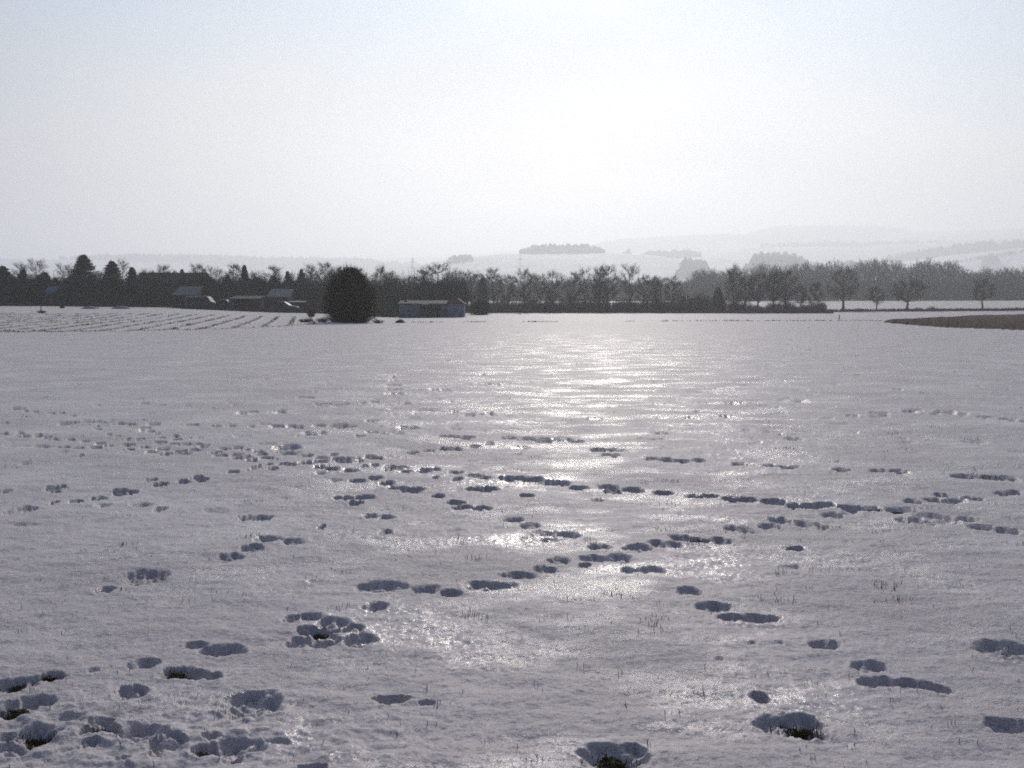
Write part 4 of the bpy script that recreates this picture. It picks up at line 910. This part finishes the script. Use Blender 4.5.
for px, dd, tp, wp, lb in [(41, 100, 309, 8, 'tiny bare shrub at the back edge of the row field, far left'), (305, 78, 317, 14, 'low scrubby bush at the right end of the crop rows'), (322, 80, 316, 12, 'scrubby bare shrub touching the left foot of the round bush'), (311, 104, 306, 9, 'small bare sapling between the hedge and the crop rows'), (378, 80, 318, 10, 'tuft like bare shrub at the right foot of the round bush')]:
    plant('shrub2', 'field_shrub', lb, 'shrub', px, dd, tp, wp, 'small shrubs around the row field')
def pylon(px, dist, h, label):
    x, y, z = at(px, dist); o = empty('power_pylon', (x, y, z)); props(o, label, 'pylon', 'faint pylons before the hills')
    m = MB()
    for s in ((-1, -1), (1, -1), (1, 1), (-1, 1)):
        tube(m, [(s[0] * 1.6, s[1] * 1.6, -1), (s[0] * .35, s[1] * .35, h)], [.05, .035], 4)
    for k in range(7):
        z0 = h * k / 7; z1 = h * (k + 1) / 7; a0 = 1.6 - 1.25 * k / 7; a1 = 1.6 - 1.25 * (k + 1) / 7
        for s in (-1, 1): tube(m, [(-a0, s * a0, z0), (a1, s * a1, z1)], [.02, .02], 3, False); tube(m, [(a0, s * a0, z0), (-a1, s * a1, z1)], [.02, .02], 3, False)
    m.build('tower', STEEL, o)
    for zz, w_ in ((h * .74, 3.6), (h * .88, 2.6)):
        c = MB(); tube(c, [(-w_, 0, zz), (0, 0, zz + .5), (w_, 0, zz)], [.03, .06, .03], 4); tube(c, [(-w_, 0, zz), (w_, 0, zz)], [.03, .03], 4); c.build('crossarm', STEEL, o)
pylon(413, 640, 27, 'faint thin pylon against the pale hill, above the long shed')
pylon(520, 760, 34, 'faint thin pylon on the snowy slope above the spreading bare tree')

# ------------------------------------------------------------------ stuff: woods, verges, stalks
def low_tree(rn, T, x, y, z, h, w_):
    n = 26; vs = []; pts = [(x, y, z - .5), (x + rn.gauss(0, .3), y, z + h * .5), (x + rn.gauss(0, .5), y, z + h)]
    tube(T, pts, [.22, .15, .04], 3, False)
    for k in range(n):
        t = .15 + .85 * k / n; a = rn.uniform(0, 6.283); s = w_ * .5 * math.sin(math.pi * min(.18 + t * .72, 1)) ** .6
        p = np.array([x, y, z + h * t * .9]); q = p + np.array([math.cos(a) * s, math.sin(a) * s, h * .12 + s * .5])
        tube(T, [p, q], [.09, .03], 3, False)
        for _ in range(6):
            f = rn.uniform(.3, 1); r0 = p + (q - p) * f; r1 = r0 + np.array([rn.gauss(0, s * .28), rn.gauss(0, s * .28), rn.uniform(.2, 1) * h * .09])
            tube(T, [r0, r1], [.055, .03], 3, False)
def valley_wood():
    rn = random.Random(8); T = MB()
    prof = ([440, 520, 600, 680, 700, 735, 780, 815, 840, 870, 900, 930, 955, 975, 1000, 1030, 1100], [281, 283, 280, 283, 273, 270, 267, 263, 266, 262, 264, 262, 267, 272, 270, 270, 268])
    n = 500
    for i in range(n):
        px = 445 + 645 * (i + rn.random()) / n; dd = rn.uniform(428, 500)
        x, y, z = at(px, dd); top = np.interp(px, *prof) + rn.uniform(-1, 6) + 7 * float(noise(np.array([px / 11.]), np.array([2.5]), 6)[0])
        hh = EYE + (300 - top) / F * dd - z
        low_tree(rn, T, x, y, z, hh, rn.uniform(5, 8.5))
        for _ in range(2):
            x2, y2, z2 = at(px + rn.uniform(-2, 2), rn.uniform(421, 445)); low_tree(rn, T, x2, y2, z2 - 1.0, hh * rn.uniform(.3, .55), rn.uniform(6, 8))
    o = link('valley_wood', mk_mesh(T, 'valley_wood', WOODM))
    props(o, 'blue grey leafless wood across the valley behind the lone trees', 'wood', kind='stuff')
valley_wood()
def hill_wood(name, label, poly_px, d0, d1, n, th, seed):
    """small irregular crowns massed over a patch of hillside"""
    rn = random.Random(seed); v = []; q = []
    for i in range(n):
        px = rn.uniform(poly_px[0], poly_px[1]); u = (px - poly_px[0]) / (poly_px[1] - poly_px[0]); e = min(1, 2.2 * min(u, 1 - u) ** .7 + .12) * (.78 + .5 * float(noise(np.array([px / 9.]), np.array([seed * 1.7]), seed)[0]))
        if rn.random() > e * 1.25: continue
        dd = d0 + (d1 - d0) * rn.random() * e
        x, y, z = at(px, dd); h = th * rn.uniform(.6, 1.08) * (.6 + .45 * min(1, 5 * min(u, 1 - u))) * (1 + .35 * float(noise(np.array([px / 3.]), np.array([seed * 2.3]), seed + 5)[0])); w_ = h * rn.uniform(.26, .4); b = len(v)
        for zz, k in ((-.1, .35), (.3, 1), (.62, .85), (1.0, .16)):
            for s in range(5):
                a = s * 1.2566 + rn.uniform(-.3, .3); rr = w_ * k * rn.uniform(.7, 1.25); v.append((x + math.cos(a) * rr, y + math.sin(a) * rr, z + h * zz + rn.uniform(-.05, .08) * h))
        for r_ in range(3):
            for s in range(5): q.append((b + r_ * 5 + s, b + r_ * 5 + (s + 1) % 5, b + r_ * 5 + 5 + (s + 1) % 5, b + r_ * 5 + 5 + s))
    o = link(name, np_mesh(name, v, q, None, WOODM)); props(o, label, 'wood', kind='stuff')
hill_wood('hilltop_wood', 'pale grey wood along the top of the middle hill', (520, 604), 2450, 2620, 520, 18, 1)
hill_wood('hillside_copse', 'faint copse on the hillside right of the hilltop wood', (620, 632), 3200, 3320, 90, 34, 2)
hill_wood('hillside_copse', 'faint low copse on the slope below the far ridge', (634, 700), 3150, 3350, 420, 22, 3)
hill_wood('slope_wood', 'rounded hazy wood on the slope above the conical tree', (744, 812), 1900, 2500, 900, 36, 4)
hill_wood('slope_hedgerow', 'long hazy tree belt on the lower slope', (650, 790), 1600, 1720, 420, 17, 5)
hill_wood('ridge_wood', 'hazy wood along the ridge at the right', (885, 1300), 3080, 3350, 4600, 38, 6)
hill_wood('left_slope_wood', 'faint blue wood on the slope left of the middle hill', (446, 474), 2300, 2500, 170, 10, 7)
hill_wood('far_ridge_wood', 'very faint forest on the farthest hilltop', (735, 905), 5500, 6020, 2600, 34, 8)
hill_wood('far_ridge_wood', 'very faint forest along the farthest ridge in mid picture', (580, 745), 5600, 6000, 1700, 26, 9)
hill_wood('far_left_wood', 'faint bluish forest far behind the gardens', (60, 440), 4000, 4450, 2600, 26, 10)
hill_wood('slope_hedgerow', 'thin hedge line across the snowy slope at the right', (930, 1250), 2700, 2740, 420, 8, 11)
hill_wood('hillside_copse', 'small dark copse on the snow slope at the right', (980, 998), 2560, 2640, 90, 20, 12)
hill_wood('slope_hedgerow', 'hazy tree belt along the foot of the middle hill', (430, 720), 1450, 1560, 700, 13, 13)
hill_wood('hillside_copse', 'soft grey copse low on the slope left of the rounded wood', (676, 712), 1900, 2150, 260, 22, 17)
hill_wood('hillside_copse', 'soft grey copse above the round crowned lone trees', (838, 872), 2200, 2500, 260, 26, 18)
hill_wood('far_ridge_wood', 'faint woods on the far slopes at the right', (760, 1200), 4150, 4400, 2200, 22, 14)
def stalks(name, label, pts, m, hr, nb, th, spread=.02, seed=1):
    rn = random.Random(seed); v = []; tr = []
    for (x, y, z) in pts:
        for b in range(rn.randint(*nb)):
            a = rn.uniform(0, 6.283); l = rn.uniform(*hr); le = l * min(abs(rn.gauss(.45, .5)), .97); bx = x + rn.gauss(0, spread); by = y + rn.gauss(0, spread)
            tx, ty = bx + math.cos(a) * le, by + math.sin(a) * le; tz = z + max(l * .45, math.sqrt(max(l * l - le * le, 1e-6)))
            t = th * (1 + max(0, y - 8) * .03); k = len(v)
            mx_, my_, mz_ = bx * .6 + tx * .4, by * .6 + ty * .4, z + (tz - z) * .6
            v += [(bx - t, by, z - .02), (bx + t, by, z - .02), (bx, by + t * 1.6, z - .02), (mx_ - t * .8, my_, mz_), (mx_ + t * .8, my_, mz_), (mx_, my_ + t * 1.2, mz_), (tx, ty, tz)]
            for p, q in ((0, 1), (1, 2), (2, 0)): tr += [(k + p, k + q, k + q + 3), (k + p, k + q + 3, k + p + 3), (k + p + 3, k + q + 3, k + 6)]
    o = link(name, np_mesh(name, v, None, tr, m)); props(o, label, 'grass', kind='stuff')
def zat(x, y):
    rr = math.hypot(x, y); an_ = math.degrees(math.atan2(x, y)); i = min(int(np.searchsorted(rows, rr)), len(rows) - 1); j = min(int(np.searchsorted(ang, an_)), NA - 1)
    return float(Z[i, j])
pts = []; pts2 = []
rn = random.Random(3)
for i in range(1500):
    y = math.exp(rn.uniform(math.log(3.2), math.log(70))); x = rn.uniform(-.62, .62) * y
    if rn.random() < .6 or noise(np.array([x / 1.5]), np.array([y / 1.5]), 4)[0] > .05: pts.append((x, y, zat(x, y)))
stalks('stubble', 'scattered dry stalks and blades poking through the snow', pts, GRASSM, (.008, .035), (1, 3), .0014)
for i in range(260):
    y = math.exp(rn.uniform(math.log(5), math.log(80))); x = rn.uniform(-.62, .62) * y
    for k in range(rn.randint(2, 7)): x1 = x + rn.gauss(0, .05); y1 = y + rn.gauss(0, .03); pts2.append((x1, y1, zat(x1, y1)))
stalks('grass_clumps', 'small clumps of dead stubble breaking the snow crust', pts2, WEEDM, (.012, .038), (1, 3), .0018, .02, 6)
pts = []
for (hx, hy, a, b, dep, so_, sf) in HO:
    if so_:
        for k in range(int(150 * min(1, a / .1))):
            x = hx + rn.gauss(0, a * .32); y = hy - b * .12 + rn.gauss(0, b * .24); pts.append((x, y, zat(x, y) - .003))
stalks('trodden_turf', 'flattened dead grass showing in the deeper hollows', pts, TURFM, (.008, .026), (1, 3), .0018, .01, 2)
pts = []
for i in range(5200):
    y = rn.uniform(50, 108); x = rn.uniform(-60, -12); ins, acx = row_fields(np.array([x]), np.array([y]))
    k = math.floor(acx[0] / 1.55) * 1.55 + .775; dx = k - acx[0]; x += dx * ROWN[0]; y += dx * ROWN[1]
    ins, _ = row_fields(np.array([x]), np.array([y]))
    if ins[0] > .3 and fbm(np.array([x / 2.2]), np.array([y / 3.]), 98, 2)[0] > -.12: pts.append((x + rn.gauss(0, .1), y, zat(x, y)))
for i in range(900):
    x = rn.uniform(-45, -13); y = float(np.interp(x, [-60, -25, -21, -17, -14.5, -14, -12], [49, 50, 51, 55, 66, 74, 90])) + abs(rn.gauss(0, .7)); pts.append((x, y, zat(x, y)))
stalks('crop_stubble', 'dark withered stubble lining the crop rows at the left', pts, WEEDM, (.03, .11), (1, 3), .004, .07, 3)
pts = []
for i in range(3000):
    px = rn.uniform(466, 832); pts.append(at(px, 198 + rn.gauss(0, 1.2) + 1.5 * math.sin(px * .05)))
for i in range(1500):
    px = rn.uniform(825, 1100); pts.append(at(px, 224 + rn.gauss(0, .9)))
for i in range(900):
    px = rn.uniform(0, 400); pts.append(at(px, (146 if px < 180 else 136) + rn.gauss(0, 1)))
stalks('verge_weeds', 'dark withered weeds fringing the far edge of the field and lane', pts, WEEDM, (.25, .8), (2, 4), .012, .15, 4)
pts = []
for i in range(900):
    x = rn.uniform(-9, 48); y = 86 + .06 * x + 1.2 * float(noise(np.array([x / 14]), np.array([0.]), 96)[0]) + rn.gauss(0, .3)
    if fbm(np.array([x / 2.4]), np.array([y / 9]), 99, 2)[0] > -.02: pts.append((x, y, zat(x, y)))
stalks('track_weeds', 'thin line of short weeds along the faint field track', pts, WEEDM, (.04, .14), (1, 2), .006, .05, 5)

# ------------------------------------------------------------------ haze
hm = bpy.data.materials.new('haze_air'); hm.use_nodes = True; ht = hm.node_tree; ht.nodes.clear()
ho = N(ht, 'ShaderNodeOutputMaterial'); pv = N(ht, 'ShaderNodeVolumePrincipled')
pv.inputs['Density'].default_value = .00047; pv.inputs['Color'].default_value = (.92, .955, 1.0, 1); pv.inputs['Anisotropy'].default_value = .50
ht.links.new(pv.outputs[0], ho.inputs['Volume'])
b = MB(); zt = float(Z.max()) + 26; zb = float(Z.min()) - 1.0
b.box(-7600, 7600, -7600, 7600, zb, zt)
hz_o = b.build('haze', hm); props(hz_o, 'thin pale winter haze filling the whole valley', kind='stuff')
